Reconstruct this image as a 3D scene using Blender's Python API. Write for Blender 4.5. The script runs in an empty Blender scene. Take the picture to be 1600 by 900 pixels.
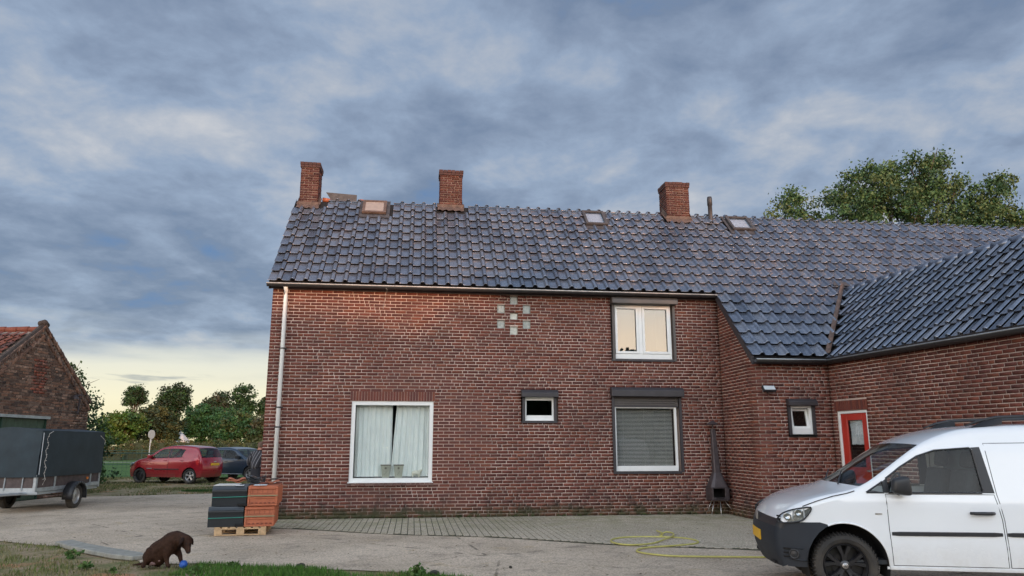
import bpy, bmesh, math, random
import numpy as np
from mathutils import Vector, Matrix, Euler, noise as mnoise
from mathutils.geometry import delaunay_2d_cdt
R = math.radians
sc = bpy.context.scene
COL = sc.collection
random.seed(7); np.random.seed(7)

# ------------------------------------------------------------------ camera, sky, sun, exposure
cam_d = bpy.data.cameras.new('camera'); cam = bpy.data.objects.new('camera', cam_d); COL.objects.link(cam)
cam.location = (0, 0, 1.55); cam.rotation_euler = (R(90 + 12), 0, 0)
cam_d.sensor_width = 36; cam_d.lens = 25.875; cam_d.clip_end = 3000; cam_d.clip_start = 0.05
sc.camera = cam
SUN_EL, SUN_AZ = 6.0, 157.0        # azimuth clockwise from +Y: behind the camera, a little to the right
sd = bpy.data.lights.new('sun', 'SUN'); sd.energy = 2.1; sd.angle = R(0.6); sd.color = (1.0, 0.50, 0.25)
sun = bpy.data.objects.new('sun', sd); COL.objects.link(sun)
sdir = Vector((math.sin(R(SUN_AZ)) * math.cos(R(SUN_EL)), math.cos(R(SUN_AZ)) * math.cos(R(SUN_EL)), math.sin(R(SUN_EL))))
sun.rotation_euler = sdir.to_track_quat('Z', 'Y').to_euler()
sc.view_settings.view_transform = 'Standard'; sc.view_settings.look = 'None'
sc.view_settings.exposure = 0.08; sc.view_settings.gamma = 1.0

world = bpy.data.worlds.new('World'); sc.world = world; world.use_nodes = True
wt = world.node_tree; wt.nodes.clear()
class NT:
    """tiny helper for writing node graphs"""
    def __init__(s, t): s.t = t
    def n(s, typ, **kw):
        nd = s.t.nodes.new(typ)
        for k, v in kw.items(): setattr(nd, k, v)
        return nd
    def put(s, sock, v):
        if v is None: return
        if isinstance(v, bpy.types.NodeSocket): s.t.links.new(v, sock)
        else:
            if hasattr(sock.default_value, '__len__') and not hasattr(v, '__len__'): v = [v] * len(sock.default_value)
            if hasattr(sock.default_value, '__len__') and len(sock.default_value) == 4 and len(v) == 3: v = (*v, 1)
            sock.default_value = v
    def math(s, op, a, b=None, c=None, clamp=False):
        m = s.n('ShaderNodeMath', operation=op); m.use_clamp = clamp
        for i, v in enumerate((a, b, c)): s.put(m.inputs[i], v)
        return m.outputs[0]
    def vmath(s, op, a, b=None):
        m = s.n('ShaderNodeVectorMath', operation=op); s.put(m.inputs[0], a)
        if op == 'SCALE': s.put(m.inputs[3], b)
        else: s.put(m.inputs[1], b)
        return m.outputs[0]
    def noise(s, vec, scale, detail=4, rough=.55, dist=0.0):
        m = s.n('ShaderNodeTexNoise'); s.put(m.inputs['Vector'], vec); m.inputs['Scale'].default_value = scale
        m.inputs['Detail'].default_value = detail; m.inputs['Roughness'].default_value = rough; m.inputs['Distortion'].default_value = dist
        return m.outputs['Fac']
    def ramp(s, fac, stops, interp='LINEAR'):
        m = s.n('ShaderNodeValToRGB'); s.put(m.inputs[0], fac); cr = m.color_ramp; cr.interpolation = interp
        while len(cr.elements) < len(stops): cr.elements.new(0.5)
        for e, (p, c) in zip(cr.elements, stops):
            e.position = p; e.color = (*c, 1) if hasattr(c, '__len__') else (c, c, c, 1)
        return m.outputs[0]
    def maprange(s, v, a, b, c=0.0, d=1.0, smooth=True):
        m = s.n('ShaderNodeMapRange'); m.interpolation_type = 'SMOOTHSTEP' if smooth else 'LINEAR'
        s.put(m.inputs[0], v)
        for i, x in enumerate((a, b, c, d)): m.inputs[i + 1].default_value = x
        return m.outputs[0]
    def mix(s, fac, a, b, mode='MIX'):
        m = s.n('ShaderNodeMix', data_type='RGBA', blend_type=mode); s.put(m.inputs[0], fac); s.put(m.inputs[6], a); s.put(m.inputs[7], b)
        return m.outputs[2]
w = NT(wt)
gen = w.n('ShaderNodeTexCoord').outputs['Generated']
sep = w.n('ShaderNodeSeparateXYZ'); w.put(sep.inputs[0], gen)
dx, dy, dz = sep.outputs
zc = w.math('MAXIMUM', dz, 0.0)
den = w.math('ADD', zc, 0.22)
pxy = w.n('ShaderNodeCombineXYZ'); w.put(pxy.inputs[0], w.math('DIVIDE', dx, den)); w.put(pxy.inputs[1], w.math('DIVIDE', dy, den)); pxy.inputs[2].default_value = 3.7
P = pxy.outputs[0]
big = w.noise(P, 1.0, 3, .5, .2)
mid = w.noise(P, 3.0, 6, .55, .25)
fine = w.noise(P, 8.0, 8, .6, .2)
cl = w.math('ADD', w.math('MULTIPLY', big, .38), w.math('ADD', w.math('MULTIPLY', mid, .42), w.math('MULTIPLY', fine, .20)))
cloud = w.ramp(cl, [(.36, (.13, .235, .44)), (.43, (.19, .255, .38)), (.48, (.25, .32, .45)), (.525, (.31, .395, .54)), (.58, (.44, .49, .58)), (.65, (.64, .645, .67))])
# pale yellow clear strip under the cloud deck, with thin grey banks across it
p2 = w.n('ShaderNodeCombineXYZ'); w.put(p2.inputs[0], w.math('MULTIPLY', dx, 3.0)); w.put(p2.inputs[1], w.math('MULTIPLY', dy, 3.0)); w.put(p2.inputs[2], w.math('MULTIPLY', dz, 26.0))
bank = w.noise(p2.outputs[0], 1.2, 5, .5, .3)
edge = w.math('ADD', dz, w.math('MULTIPLY', w.math('SUBTRACT', bank, .5), .10))
low = w.maprange(edge, .080, .150, 1, 0)
strip = w.ramp(dz, [(0.0, (.95, .86, .52)), (.055, (.98, .92, .68)), (.10, (.82, .82, .72)), (.14, (.62, .66, .66))])
thin = w.maprange(w.noise(p2.outputs[0], 2.1, 5, .55, .2), .60, .70, 0, .75)
strip = w.mix(thin, strip, (.34, .38, .42))
front = w.mix(low, cloud, strip)
# sunset side, behind the camera: the same deck lit from below, bright peach low down
pe = w.ramp(w.math('ADD', dz, w.math('MULTIPLY', w.math('SUBTRACT', mid, .5), .12)), [(0.0, (4.6, 3.4, 2.3)), (.12, (4.6, 3.7, 2.9)), (.24, (3.2, 3.2, 3.2)), (.45, (1.7, 1.95, 2.3)), (1.0, (.8, .98, 1.25))])
back = w.maprange(w.math('MULTIPLY', dy, -1.0), -.10, .75, 0, 1)
allc = w.mix(back, front, pe)
sky = w.n('ShaderNodeTexSky', sky_type='NISHITA'); sky.sun_disc = False; sky.sun_elevation = R(SUN_EL); sky.sun_rotation = R(SUN_AZ)
deck = w.vmath('SCALE', allc, 10.0)
tot = w.mix(.88, sky.outputs[0], deck)
bg = w.n('ShaderNodeBackground'); w.put(bg.inputs[0], tot); bg.inputs[1].default_value = 0.10
wo = w.n('ShaderNodeOutputWorld'); wt.links.new(bg.outputs[0], wo.inputs[0])

# ------------------------------------------------------------------ helpers
def link(o, parent=None):
    COL.objects.link(o)
    if parent is not None: o.parent = parent
    return o
def tag(o, label=None, cat=None, group=None, kind=None):
    if label: o['label'] = label
    if cat: o['category'] = cat
    if group: o['group'] = group
    if kind: o['kind'] = kind
    return o
def empty(name, label, cat, loc=(0, 0, 0), rz=0.0, group=None):
    o = bpy.data.objects.new(name, None); COL.objects.link(o); o.location = loc; o.rotation_euler = (0, 0, rz); o.empty_display_size = .2
    return tag(o, label, cat, group)
def np_mesh(name, V, F, tint=None, smooth=False, mat=None):
    """V (n,3); F (m,k) index array"""
    V = np.asarray(V, np.float32); F = np.asarray(F, np.int32)
    me = bpy.data.meshes.new(name); k = F.shape[1]
    me.vertices.add(len(V)); me.vertices.foreach_set('co', V.ravel())
    me.loops.add(F.size); me.loops.foreach_set('vertex_index', F.ravel())
    me.polygons.add(len(F)); me.polygons.foreach_set('loop_start', np.arange(0, F.size, k, dtype=np.int32))
    me.polygons.foreach_set('loop_total', np.full(len(F), k, np.int32))
    if smooth: me.polygons.foreach_set('use_smooth', np.ones(len(F), bool))
    me.update(calc_edges=True); me.validate()
    if tint is not None:
        a = me.attributes.new('tint', 'FLOAT_COLOR', 'POINT')
        t = np.ones((len(V), 4), np.float32); t[:, :3] = tint; a.data.foreach_set('color', t.ravel())
    if mat: me.materials.append(mat)
    return me
class MB:
    def __init__(s): s.v = []; s.f = []; s.t = []
    def add(s, vs, fs, tint=(1, 1, 1)):
        b = len(s.v); s.v += [tuple(p) for p in vs]; s.f += [tuple(b + i for i in f) for f in fs]; s.t += [tint] * len(vs); return s
    def box(s, x0, x1, y0, y1, z0, z1, tint=(1, 1, 1), M=None):
        vs = [(x, y, z) for z in (z0, z1) for y in (y0, y1) for x in (x0, x1)]
        if M is not None: vs = [M @ Vector(p) for p in vs]
        return s.add(vs, [(0, 2, 3, 1), (4, 5, 7, 6), (0, 1, 5, 4), (2, 6, 7, 3), (0, 4, 6, 2), (1, 3, 7, 5)], tint)
    def frame(s, x0, x1, y0, y1, z0, z1, wd, wb=None, tint=(1, 1, 1)):
        wb = wb or wd
        s.box(x0, x0 + wd, y0, y1, z0, z1, tint); s.box(x1 - wd, x1, y0, y1, z0, z1, tint)
        s.box(x0 + wd, x1 - wd, y0, y1, z1 - wd, z1, tint); s.box(x0 + wd, x1 - wd, y0, y1, z0, z0 + wb, tint); return s
    def prism(s, poly, h0, h1, axis='y', tint=(1, 1, 1)):
        n = len(poly)
        mk = {'y': lambda a, b, h: (a, h, b), 'x': lambda a, b, h: (h, a, b), 'z': lambda a, b, h: (a, b, h)}[axis]
        vs = [mk(a, b, h0) for a, b in poly] + [mk(a, b, h1) for a, b in poly]
        return s.add(vs, [tuple(range(n)), tuple(range(2 * n - 1, n - 1, -1))] + [(i, i + n, (i + 1) % n + n, (i + 1) % n) for i in range(n)], tint)
    def tube(s, pts, r, seg=8, cap=True, tint=(1, 1, 1), flat=1.0):
        pts = [Vector(p) for p in pts]; n = len(pts); rr = r if hasattr(r, '__len__') else [r] * n
        base = len(s.v); up = Vector((0, 0, 1)); vs = []
        for i, p in enumerate(pts):
            d = (pts[min(i + 1, n - 1)] - pts[max(i - 1, 0)]).normalized()
            a = d.cross(up)
            if a.length < .05: a = d.cross(Vector((1, 0, 0)))
            a.normalize(); b = a.cross(d).normalized()
            for k in range(seg):
                t = 2 * math.pi * k / seg; vs.append(p + (a * math.cos(t) + b * math.sin(t) * flat) * rr[i])
        fs = [(i * seg + k, i * seg + (k + 1) % seg, (i + 1) * seg + (k + 1) % seg, (i + 1) * seg + k) for i in range(n - 1) for k in range(seg)]
        if cap: fs += [tuple(range(seg - 1, -1, -1)), tuple(range((n - 1) * seg, n * seg))]
        return s.add(vs, fs, tint)
    def lathe(s, prof, seg=24, M=None, tint=(1, 1, 1)):
        """prof [(r,h)] about local z"""
        vs = [Vector((r * math.cos(2 * math.pi * k / seg), r * math.sin(2 * math.pi * k / seg), h)) for r, h in prof for k in range(seg)]
        if M is not None: vs = [M @ p for p in vs]
        n = len(prof)
        fs = [(i * seg + k, i * seg + (k + 1) % seg, (i + 1) * seg + (k + 1) % seg, (i + 1) * seg + k) for i in range(n - 1) for k in range(seg)]
        return s.add(vs, fs, tint)
    def mesh(s, name, mat, smooth=False):
        me = bpy.data.meshes.new(name); me.from_pydata([tuple(p) for p in s.v], [], s.f)
        if any(t != (1, 1, 1) for t in s.t):
            a = me.attributes.new('tint', 'FLOAT_COLOR', 'POINT')
            a.data.foreach_set('color', np.array([(*t, 1) for t in s.t], np.float32).ravel())
        if smooth: me.polygons.foreach_set('use_smooth', [True] * len(me.polygons))
        if mat: me.materials.append(mat)
        me.update(); return me
    def build(s, name, mat, parent=None, smooth=False, bevel=0.0, seg=1, loc=None):
        o = bpy.data.objects.new(name, s.mesh(name, mat, smooth)); link(o, parent)
        if bevel:
            m = o.modifiers.new('bevel', 'BEVEL'); m.width = bevel; m.segments = seg; m.limit_method = 'ANGLE'; m.angle_limit = R(35)
        if loc: o.location = loc
        return o

def material(name, col=(.5, .5, .5), rough=.6, metal=0.0, var=.0, vscale=6.0, bump=0.0, bscale=60.0, tint=False, spec=.5, coat=0.0, emit=None, trans=0.0):
    m = bpy.data.materials.new(name); m.use_nodes = True; t = NT(m.node_tree); bs = m.node_tree.nodes['Principled BSDF']
    pos = t.n('ShaderNodeNewGeometry').outputs['Position']
    c = col
    if tint:
        at = t.n('ShaderNodeAttribute', attribute_name='tint'); c = at.outputs['Color']
    if var:
        nz = t.noise(pos, vscale, 5, .6)
        f = t.maprange(nz, .3, .7, 1 - var, 1 + var, False)
        c = t.vmath('SCALE', c if isinstance(c, bpy.types.NodeSocket) else tuple(col), f)
    t.put(bs.inputs['Base Color'], c)
    bs.inputs['Roughness'].default_value = rough; bs.inputs['Metallic'].default_value = metal; bs.inputs['Specular IOR Level'].default_value = spec
    bs.inputs['Coat Weight'].default_value = coat; bs.inputs['Coat Roughness'].default_value = .06
    if bump:
        b = t.n('ShaderNodeBump'); b.inputs['Strength'].default_value = bump; b.inputs['Distance'].default_value = .01
        t.put(b.inputs['Height'], t.noise(pos, bscale, 4, .6)); t.put(bs.inputs['Normal'], b.outputs[0])
    if emit: t.put(bs.inputs['Emission Color'], emit[0]); bs.inputs['Emission Strength'].default_value = emit[1]
    m['nt'] = 0
    return m
def glass(name, tint=(.75, .8, .8), ior=1.9, rough=.01, wav=0.0):
    m = bpy.data.materials.new(name); m.use_nodes = True; t = NT(m.node_tree); m.node_tree.nodes.clear()
    fr = t.n('ShaderNodeFresnel'); bf = t.n('ShaderNodeNewGeometry').outputs['Backfacing']; t.put(fr.inputs[0], t.math('ADD', ior, t.math('MULTIPLY', bf, 1 / ior - ior)))
    tr = t.n('ShaderNodeBsdfTransparent'); t.put(tr.inputs[0], tint)
    gl = t.n('ShaderNodeBsdfGlossy'); gl.inputs['Roughness'].default_value = rough
    if wav:
        b = t.n('ShaderNodeBump'); b.inputs['Strength'].default_value = wav; b.inputs['Distance'].default_value = .02
        pos = t.n('ShaderNodeNewGeometry').outputs['Position']; t.put(b.inputs['Height'], t.noise(pos, 1.4, 2, .5)); t.put(gl.inputs['Normal'], b.outputs[0])
    mx = t.n('ShaderNodeMixShader'); t.put(mx.inputs[0], fr.outputs[0]); t.t.links.new(tr.outputs[0], mx.inputs[1]); t.t.links.new(gl.outputs[0], mx.inputs[2])
    o = t.n('ShaderNodeOutputMaterial'); t.t.links.new(mx.outputs[0], o.inputs[0]); return m

def wall_material(name, mortar=None, dirty=1.0):
    """brick (tint attribute) or mortar, with soot, damp stains and moss near the ground"""
    m = bpy.data.materials.new(name); m.use_nodes = True; t = NT(m.node_tree); bs = m.node_tree.nodes['Principled BSDF']
    pos = t.n('ShaderNodeNewGeometry').outputs['Position']; s = t.n('ShaderNodeSeparateXYZ'); t.put(s.inputs[0], pos); z = s.outputs[2]
    c = mortar if mortar else t.n('ShaderNodeAttribute', attribute_name='tint').outputs['Color']
    f = t.maprange(t.noise(pos, 45, 4, .65), .3, .7, .72, 1.25, False)
    if mortar: f = t.math('MULTIPLY', f, t.maprange(t.noise(pos, 1.1, 4, .6), .35, .65, .70, 1.10))
    c = t.vmath('SCALE', c, f)
    big = t.noise(pos, .9, 5, .6, .4); med = t.noise(pos, 3.5, 5, .65, .3)
    st = t.math('MULTIPLY', t.maprange(big, .52, .68, 0, .22 * dirty), t.maprange(z, 2.2, 4.0, 1, .3))
    c = t.mix(st, c, (.045, .035, .032))
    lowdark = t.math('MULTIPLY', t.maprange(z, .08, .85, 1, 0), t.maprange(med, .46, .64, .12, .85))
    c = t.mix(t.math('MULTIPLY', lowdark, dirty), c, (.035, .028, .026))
    moss = t.math('MULTIPLY', t.maprange(z, .03, .32, 1, 0), t.maprange(med, .35, .6, .25, .8))
    c = t.mix(moss, c, (.055, .06, .022))
    t.put(bs.inputs['Base Color'], c); bs.inputs['Roughness'].default_value = .85 if mortar else .7; bs.inputs['Specular IOR Level'].default_value = .3
    b = t.n('ShaderNodeBump'); b.inputs['Strength'].default_value = .5; b.inputs['Distance'].default_value = .006
    t.put(b.inputs['Height'], t.noise(pos, 90, 3, .6)); t.put(bs.inputs['Normal'], b.outputs[0])
    return m

MAT = dict(
    brick=wall_material('brick_red_brown'),
    mortar=wall_material('mortar_pale', mortar=(.60, .475, .41)),
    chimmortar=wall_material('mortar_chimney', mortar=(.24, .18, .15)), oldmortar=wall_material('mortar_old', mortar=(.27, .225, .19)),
    white=material('white_paint', (.78, .79, .77), .35, var=.05, vscale=3),
    upvc=material('white_frame', (.80, .81, .79), .3, var=.04, vscale=5),
    grime=material('white_grimy', (.62, .60, .55), .5, var=.15, vscale=8),
    shutter=material('shutter_anthracite', (.040, .036, .040), .45, var=.15, vscale=6),
    shutterbrown=material('shutter_brown', (.085, .075, .070), .45, var=.1, vscale=6),
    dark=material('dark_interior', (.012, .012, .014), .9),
    black=material('black_rubber', (.018, .018, .019), .75, var=.2, vscale=30, bump=.4, bscale=120),
    blackplastic=material('black_plastic', (.022, .023, .026), .42, var=.12, vscale=20),
    zinc=material('zinc_gutter', (.42, .45, .46), .42, .55, var=.18, vscale=5),
    gutterdark=material('gutter_dark', (.035, .033, .034), .5, var=.2, vscale=7),
    gutterlip=material('gutter_lip', (.60, .55, .50), .5, var=.2, vscale=7),
    lead=material('lead_flashing', (.072, .066, .068), .6, .1, var=.35, vscale=9, bump=.5, bscale=30),
    leadpink=material('flashing_weathered', (.12, .078, .062), .7, 0, var=.4, vscale=9, bump=.5, bscale=30),
    tile=None, red=material('door_red', (.42, .035, .022), .35, var=.1, vscale=4),
    curtain=material('curtain_cloth', (.84, .88, .86), .9, var=.04, vscale=3),
    lace=material('lace_cloth', (.50, .53, .55), .9, var=.3, vscale=45),
    pot=material('pot_ceramic', (.40, .41, .34), .5, var=.08, vscale=20),
    potdark=material('pot_rim_dark', (.16, .15, .12), .5),
    sheep=material('figurine_white', (.70, .68, .58), .6, var=.1, vscale=40, bump=.6, bscale=60),
    blind=material('blind_slat', (.55, .53, .49), .5, var=.05),
    glass=glass('window_glass', (.95, .965, .96), 1.6, wav=.06), glassup=glass('window_glass_upper', (.62, .66, .66), 2.3, wav=.05),
    carglass=glass('car_glass', (.74, .80, .80), 1.42), skyglass=glass('skylight_glass', (.85, .87, .9), 1.7, .03),
    iron=material('stove_iron', (.075, .062, .066), .5, .35, var=.25, vscale=9, bump=.2),
    soot=material('stove_soot', (.010, .009, .009), .9), steel=material('bare_steel', (.52, .50, .48), .35, .8, var=.15, vscale=20),
    hose=material('hose_yellow', (.48, .44, .13), .5, var=.12, vscale=9),
    vanwhite=material('van_paint_white', (.82, .845, .865), .2, var=.02, vscale=1.5, coat=.8),
    vangrey=material('van_bumper_grey', (.014, .019, .028), .62, var=.12, vscale=6, bump=.15, bscale=200),
    seat=material('seat_fabric', (.06, .065, .07), .9, var=.15, vscale=20), bulk=material('bulkhead_grey', (.14, .18, .20), .7, var=.08, vscale=4),
    headlamp=material('headlamp_reflector', (.36, .40, .43), .16, .8, var=.45, vscale=22), lens=glass('lamp_lens', (.88, .9, .92), 1.5),
    redpaint=material('car_paint_red', (.34, .010, .022), .25, .15, var=.06, vscale=2, coat=.8),
    bluepaint=material('car_paint_blue', (.028, .052, .085), .3, .35, var=.08, vscale=2, coat=.7),
    tail=material('tail_lamp_red', (.55, .03, .03), .15, coat=1), amber=material('amber_lamp', (.75, .22, .03), .3),
    alloy=material('alloy_silver', (.48, .48, .48), .35, .7), rimblack=material('rim_black', (.014, .014, .016), .32, coat=.3),
    plate=material('number_plate_yellow', (.75, .42, .02), .5), ink=material('black_ink', (.01, .01, .01), .6),
    wood=material('pallet_wood', (.50, .34, .19), .8, var=.25, vscale=14, bump=.4, bscale=50),
    tarp=material('trailer_tarp', (.024, .038, .048), .62, var=.2, vscale=2.5, bump=.5, bscale=2.2, spec=.3),
    galv=material('galvanised', (.36, .40, .43), .45, .5, var=.2, vscale=7), rope=material('rope_pale', (.52, .50, .46), .9),
    board=material('trailer_board', (.085, .065, .062), .8, var=.3, vscale=8),
    fur=material('dog_fur_brown', (.042, .020, .012), .7, var=.35, vscale=30, bump=.6, bscale=160, spec=.15), furdark=material('dog_fur_dark', (.020, .010, .007), .75, var=.2, vscale=30, spec=.15),
    pinkskin=material('dog_belly_skin', (.20, .12, .11), .6, var=.2, vscale=60), ball=material('ball_blue', (.02, .10, .42), .45, var=.2, vscale=40, bump=.6, bscale=60),
    skin=material('skin', (.42, .20, .14), .6, var=.06, vscale=30), hair=material('hair_grey_brown', (.16, .10, .07), .8, var=.3, vscale=80, bump=.6, bscale=90),
    jeans=material('trousers_dark', (.018, .02, .028), .85, var=.2, vscale=20),
    green=material('fence_green', (.020, .060, .042), .5, var=.1), greendoor=material('barn_door_green', (.040, .075, .048), .55, var=.3, vscale=6),
    bark=material('bark', (.085, .065, .048), .9, var=.3, vscale=8, bump=.8, bscale=20),
    leaf=material('leaf', (.05, .08, .02), .55, tint=True, spec=.3), grassm=material('grass_blade', (.06, .1, .02), .6, tint=True, spec=.2),
    concrete=material('concrete_kerb', (.30, .29, .25), .85, var=.25, vscale=10, bump=.6, bscale=50),
    signgrey=material('sign_back_grey', (.42, .45, .47), .5, .2, var=.1), tentw=material('playhouse_white', (.70, .74, .78), .6),
    terra=material('terracotta', (.42, .125, .058), .62, var=.16, vscale=9, bump=.3), terrad=material('terracotta_dark', (.20, .055, .030), .7, var=.2, vscale=12),
    strapg=material('strap_green', (.03, .20, .15), .5), strapb=material('strap_khaki', (.26, .22, .12), .6), insul=material('packing_foam', (.62, .60, .55), .8, var=.1),
    claybrick=material('clay_brick', (.3, .1, .05), .8, tint=True, var=.25, vscale=40, bump=.5, bscale=90),
)
def tile_material(name, rough=.21, metal=.62):
    m = bpy.data.materials.new(name); m.use_nodes = True; t = NT(m.node_tree); bs = m.node_tree.nodes['Principled BSDF']
    pos = t.n('ShaderNodeNewGeometry').outputs['Position']
    c = t.n('ShaderNodeAttribute', attribute_name='tint').outputs['Color']
    c = t.vmath('SCALE', c, t.maprange(t.noise(pos, 7, 4, .6), .3, .7, .8, 1.2, False))
    dust = t.maprange(t.noise(pos, .8, 5, .65, .4), .54, .72, 0, .30)
    c = t.mix(dust, c, (.22, .16, .16) if metal else (.12, .088, .090))
    t.put(bs.inputs['Base Color'], c)
    t.put(bs.inputs['Roughness'], t.maprange(t.noise(pos, 3, 4, .6), .3, .7, rough - .06, rough + .12, False)); bs.inputs['Specular IOR Level'].default_value = .95; bs.inputs['Metallic'].default_value = metal
    return m
MAT['tile'] = tile_material('roof_tile_glazed')
MAT['tilered'] = tile_material('roof_tile_red_old', rough=.75, metal=0)

# ------------------------------------------------------------------ brickwork
HO = Vector((-5.3462524, 16.12035293, 0)); HANG = R(7.57)
HM = Matrix.Translation(HO) @ Matrix.Rotation(HANG, 4, 'Z'); HMI = HM.inverted()
CAML = HMI @ Vector((0, 0, 1.55))
BRICKS = [(.165, .052, .036), (.148, .047, .035), (.178, .056, .037), (.135, .044, .034), (.155, .054, .040), (.192, .062, .038), (.122, .042, .034), (.170, .051, .036)]
OLDB = [(.22, .13, .095), (.17, .10, .075), (.26, .145, .10), (.13, .085, .068), (.20, .135, .105), (.31, .20, .15), (.10, .07, .06)]
def straight(p0, p1, wall_rot=None):
    p0 = Vector(p0); p1 = Vector(p1); d = (p1 - p0).normalized(); n = Vector((d.y, -d.x, 0))   # n points to the outside (right of travel)
    return lambda s: (p0 + d * s, d, n)
class Wall:
    """brick skin along a path: path(s) -> point, tangent, outward normal"""
    def __init__(s, path, s0, s1, ztop, openings=(), zbot=0.0, course=.0708, ln=.225, hd=.105, jt=.0155, palette=BRICKS, depth=.008, breaks=(), rough=.0015):
        s.path, s.s0, s.s1, s.zt, s.op, s.zb = path, s0, s1, ztop, list(openings), zbot
        s.c, s.ln, s.hd, s.jt, s.pal, s.dp, s.br, s.rg = course, ln, hd, jt, palette, depth, list(breaks), rough
    def spans(s, z):
        iv = [(s.s0, s.s1)] if not callable(s.zt) else s.zt(z)
        for a, b, z0, z1 in s.op:
            if z0 - 1e-4 < z < z1 + 1e-4:
                nv = []
                for p, q in iv:
                    if b <= p or a >= q: nv.append((p, q)); continue
                    if a - p > .02: nv.append((p, a))
                    if q - b > .02: nv.append((b, q))
                iv = nv
        return iv
    def lay(s, zmax):
        out = []; prev = []; z = s.zb; k = 0
        while z + .02 < zmax:
            h = min(s.c, zmax - z) - s.jt; mid = z + s.c * .5; cur = []
            for p, q in s.spans(mid):
                x = p; first = True
                while x < q - .02:
                    opts = [s.ln, s.hd] if random.random() < .70 else [s.hd, s.ln]
                    if first and k % 2: opts = [s.hd, s.ln]
                    L = opts[0]
                    if any(abs(x + L + s.jt - j) < .035 for j in prev): L = opts[1]
                    if any(abs(x + L + s.jt - j) < .030 for j in prev): L = L * .82
                    if q - (x + L) < .06: L = q - x
                    std = abs(L - s.ln) < 1e-5 or abs(L - s.hd) < 1e-5
                    out.append((x, L, z + s.jt * .5, h, std)); x += L + s.jt; cur.append(x - s.jt * .5); first = False
            prev = cur; z += s.c; k += 1
        return out
    def emit(s, bricks, name, mat, parent):
        V = []; T = []; F = []
        for (x, L, z, h, std) in bricks:
            P0, d, n = s.path(x + L * .5)
            o = random.uniform(-s.rg, s.rg * 1.5); base = len(V)
            col = np.array(random.choice(s.pal)) * random.uniform(.72, 1.10)
            c = [P0 + d * (-L / 2), P0 + d * (L / 2)]
            j = lambda: random.uniform(-.0022, .0022) * (1 if s.rg < .003 else 2.5)
            fr = [(c[0] + n * o, z), (c[1] + n * o, z), (c[1] + n * o, z + h), (c[0] + n * o, z + h)]
            for p, zz in fr: V.append((p.x + d.x * j(), p.y + d.y * j(), zz + j()))
            for p, zz in fr: q = p - n * (s.dp + .004 + o); V.append((q.x, q.y, zz))
            F += [(base, base + 1, base + 2, base + 3)] + [(base + (i + 1) % 4, base + i, base + 4 + i, base + 4 + (i + 1) % 4) for i in range(4)]
            T += [col] * 8
        if not V: return None
        me = np_mesh(name, V, F, np.array(T), mat=mat); o = bpy.data.objects.new(name, me); link(o, parent); o['kind'] = 'stuff'
        return o
    def backing(s, zs, name, mat, parent, gable=None, back=.25):
        """mortar bed: quads between breakpoints, minus the openings; reveals round every opening"""
        mb = MB(); xs = sorted(set([s.s0, s.s1] + s.br + [v for o in s.op for v in o[:2] if s.s0 < v < s.s1])); zz = sorted(set(list(zs) + [v for o in s.op for v in o[2:] if zs[0] < v < zs[-1]]))
        for i in range(len(xs) - 1):
            for j in range(len(zz) - 1):
                a, b, c, d = xs[i], xs[i + 1], zz[j], zz[j + 1]
                mx, mz = (a + b) / 2, (c + d) / 2
                if any(o[0] < mx < o[1] and o[2] < mz < o[3] for o in s.op): continue
                Pa, _, na = s.path(a); Pb, _, nb = s.path(b); A = Pa - na * s.dp; B = Pb - nb * s.dp
                mb.add([(A.x, A.y, c), (B.x, B.y, c), (B.x, B.y, d), (A.x, A.y, d)], [(0, 1, 2, 3)])
        for o in s.op:
            Pa, _, n = s.path(max(o[0], s.s0)); Pb, _, n2 = s.path(min(o[1], s.s1)); A = Pa - n * s.dp; B = Pb - n * s.dp; A2 = Pa - n * back; B2 = Pb - n * back
            q = [(A, o[2]), (B, o[2]), (B, o[3]), (A, o[3])]; r = [(A2, o[2]), (B2, o[2]), (B2, o[3]), (A2, o[3])]
            vs = [(p.x, p.y, z) for p, z in q + r]; mb.add(vs, [(i, i + 4, (i + 1) % 4 + 4, (i + 1) % 4) for i in range(4)])
        if gable: mb.add(*gable)
        return mb.build(name, mat, parent)

# ------------------------------------------------------------------ the farmhouse
house = empty('farmhouse', 'long red brown brick farmhouse with dark glazed tile roof and three chimneys', 'house', HO, HANG)
single_bricks = []      # candidates (distance, wall, brick) kept apart as single objects
def wall_part(name, W, zmax, zs, mat_m='mortar', gable=None, part_label=None):
    back = W.backing(zs, name, MAT[mat_m], house, gable)
    if part_label: back['label'] = part_label
    return back, W, W.lay(zmax)
XI = 10.38; YW = -1.75; RC = .30
front_op = [(1.84, 3.63, .72, 2.49), (1.80, 3.66, 2.49, 2.70), (5.60, 6.45, 2.02, 2.79), (7.71, 9.32, .90, 2.86), (7.74, 9.27, 3.45, 5.05)]
front_op += [(x, x + .185, z, z + .20) for x, z in ((5.345, 4.73), (5.045, 4.525), (5.645, 4.525), (5.345, 4.36), (5.045, 4.165), (5.645, 4.165), (5.345, 4.02))]
Wf = Wall(straight((0, 0, 0), (XI, 0, 0)), 0, XI, None, front_op)
def wing_path(s):
    # down the side (towards the camera), round the corner, along the wing front
    L1 = -YW - RC; arc = RC * math.pi / 2
    if s < L1: return Vector((XI, -s, 0)), Vector((0, -1, 0)), Vector((-1, 0, 0))
    if s < L1 + arc:
        t = (s - L1) / RC; c = Vector((XI + RC, YW + RC, 0)); n = Vector((-math.cos(t), -math.sin(t), 0)); return c + n * RC, Vector((math.sin(t), -math.cos(t), 0)), n
    return Vector((XI + RC + (s - L1 - arc), YW, 0)), Vector((1, 0, 0)), Vector((0, -1, 0))
L1 = -YW - RC; ARC = RC * math.pi / 2; XE = 12.07
wing_len = L1 + ARC + (XE - XI - RC)
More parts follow.
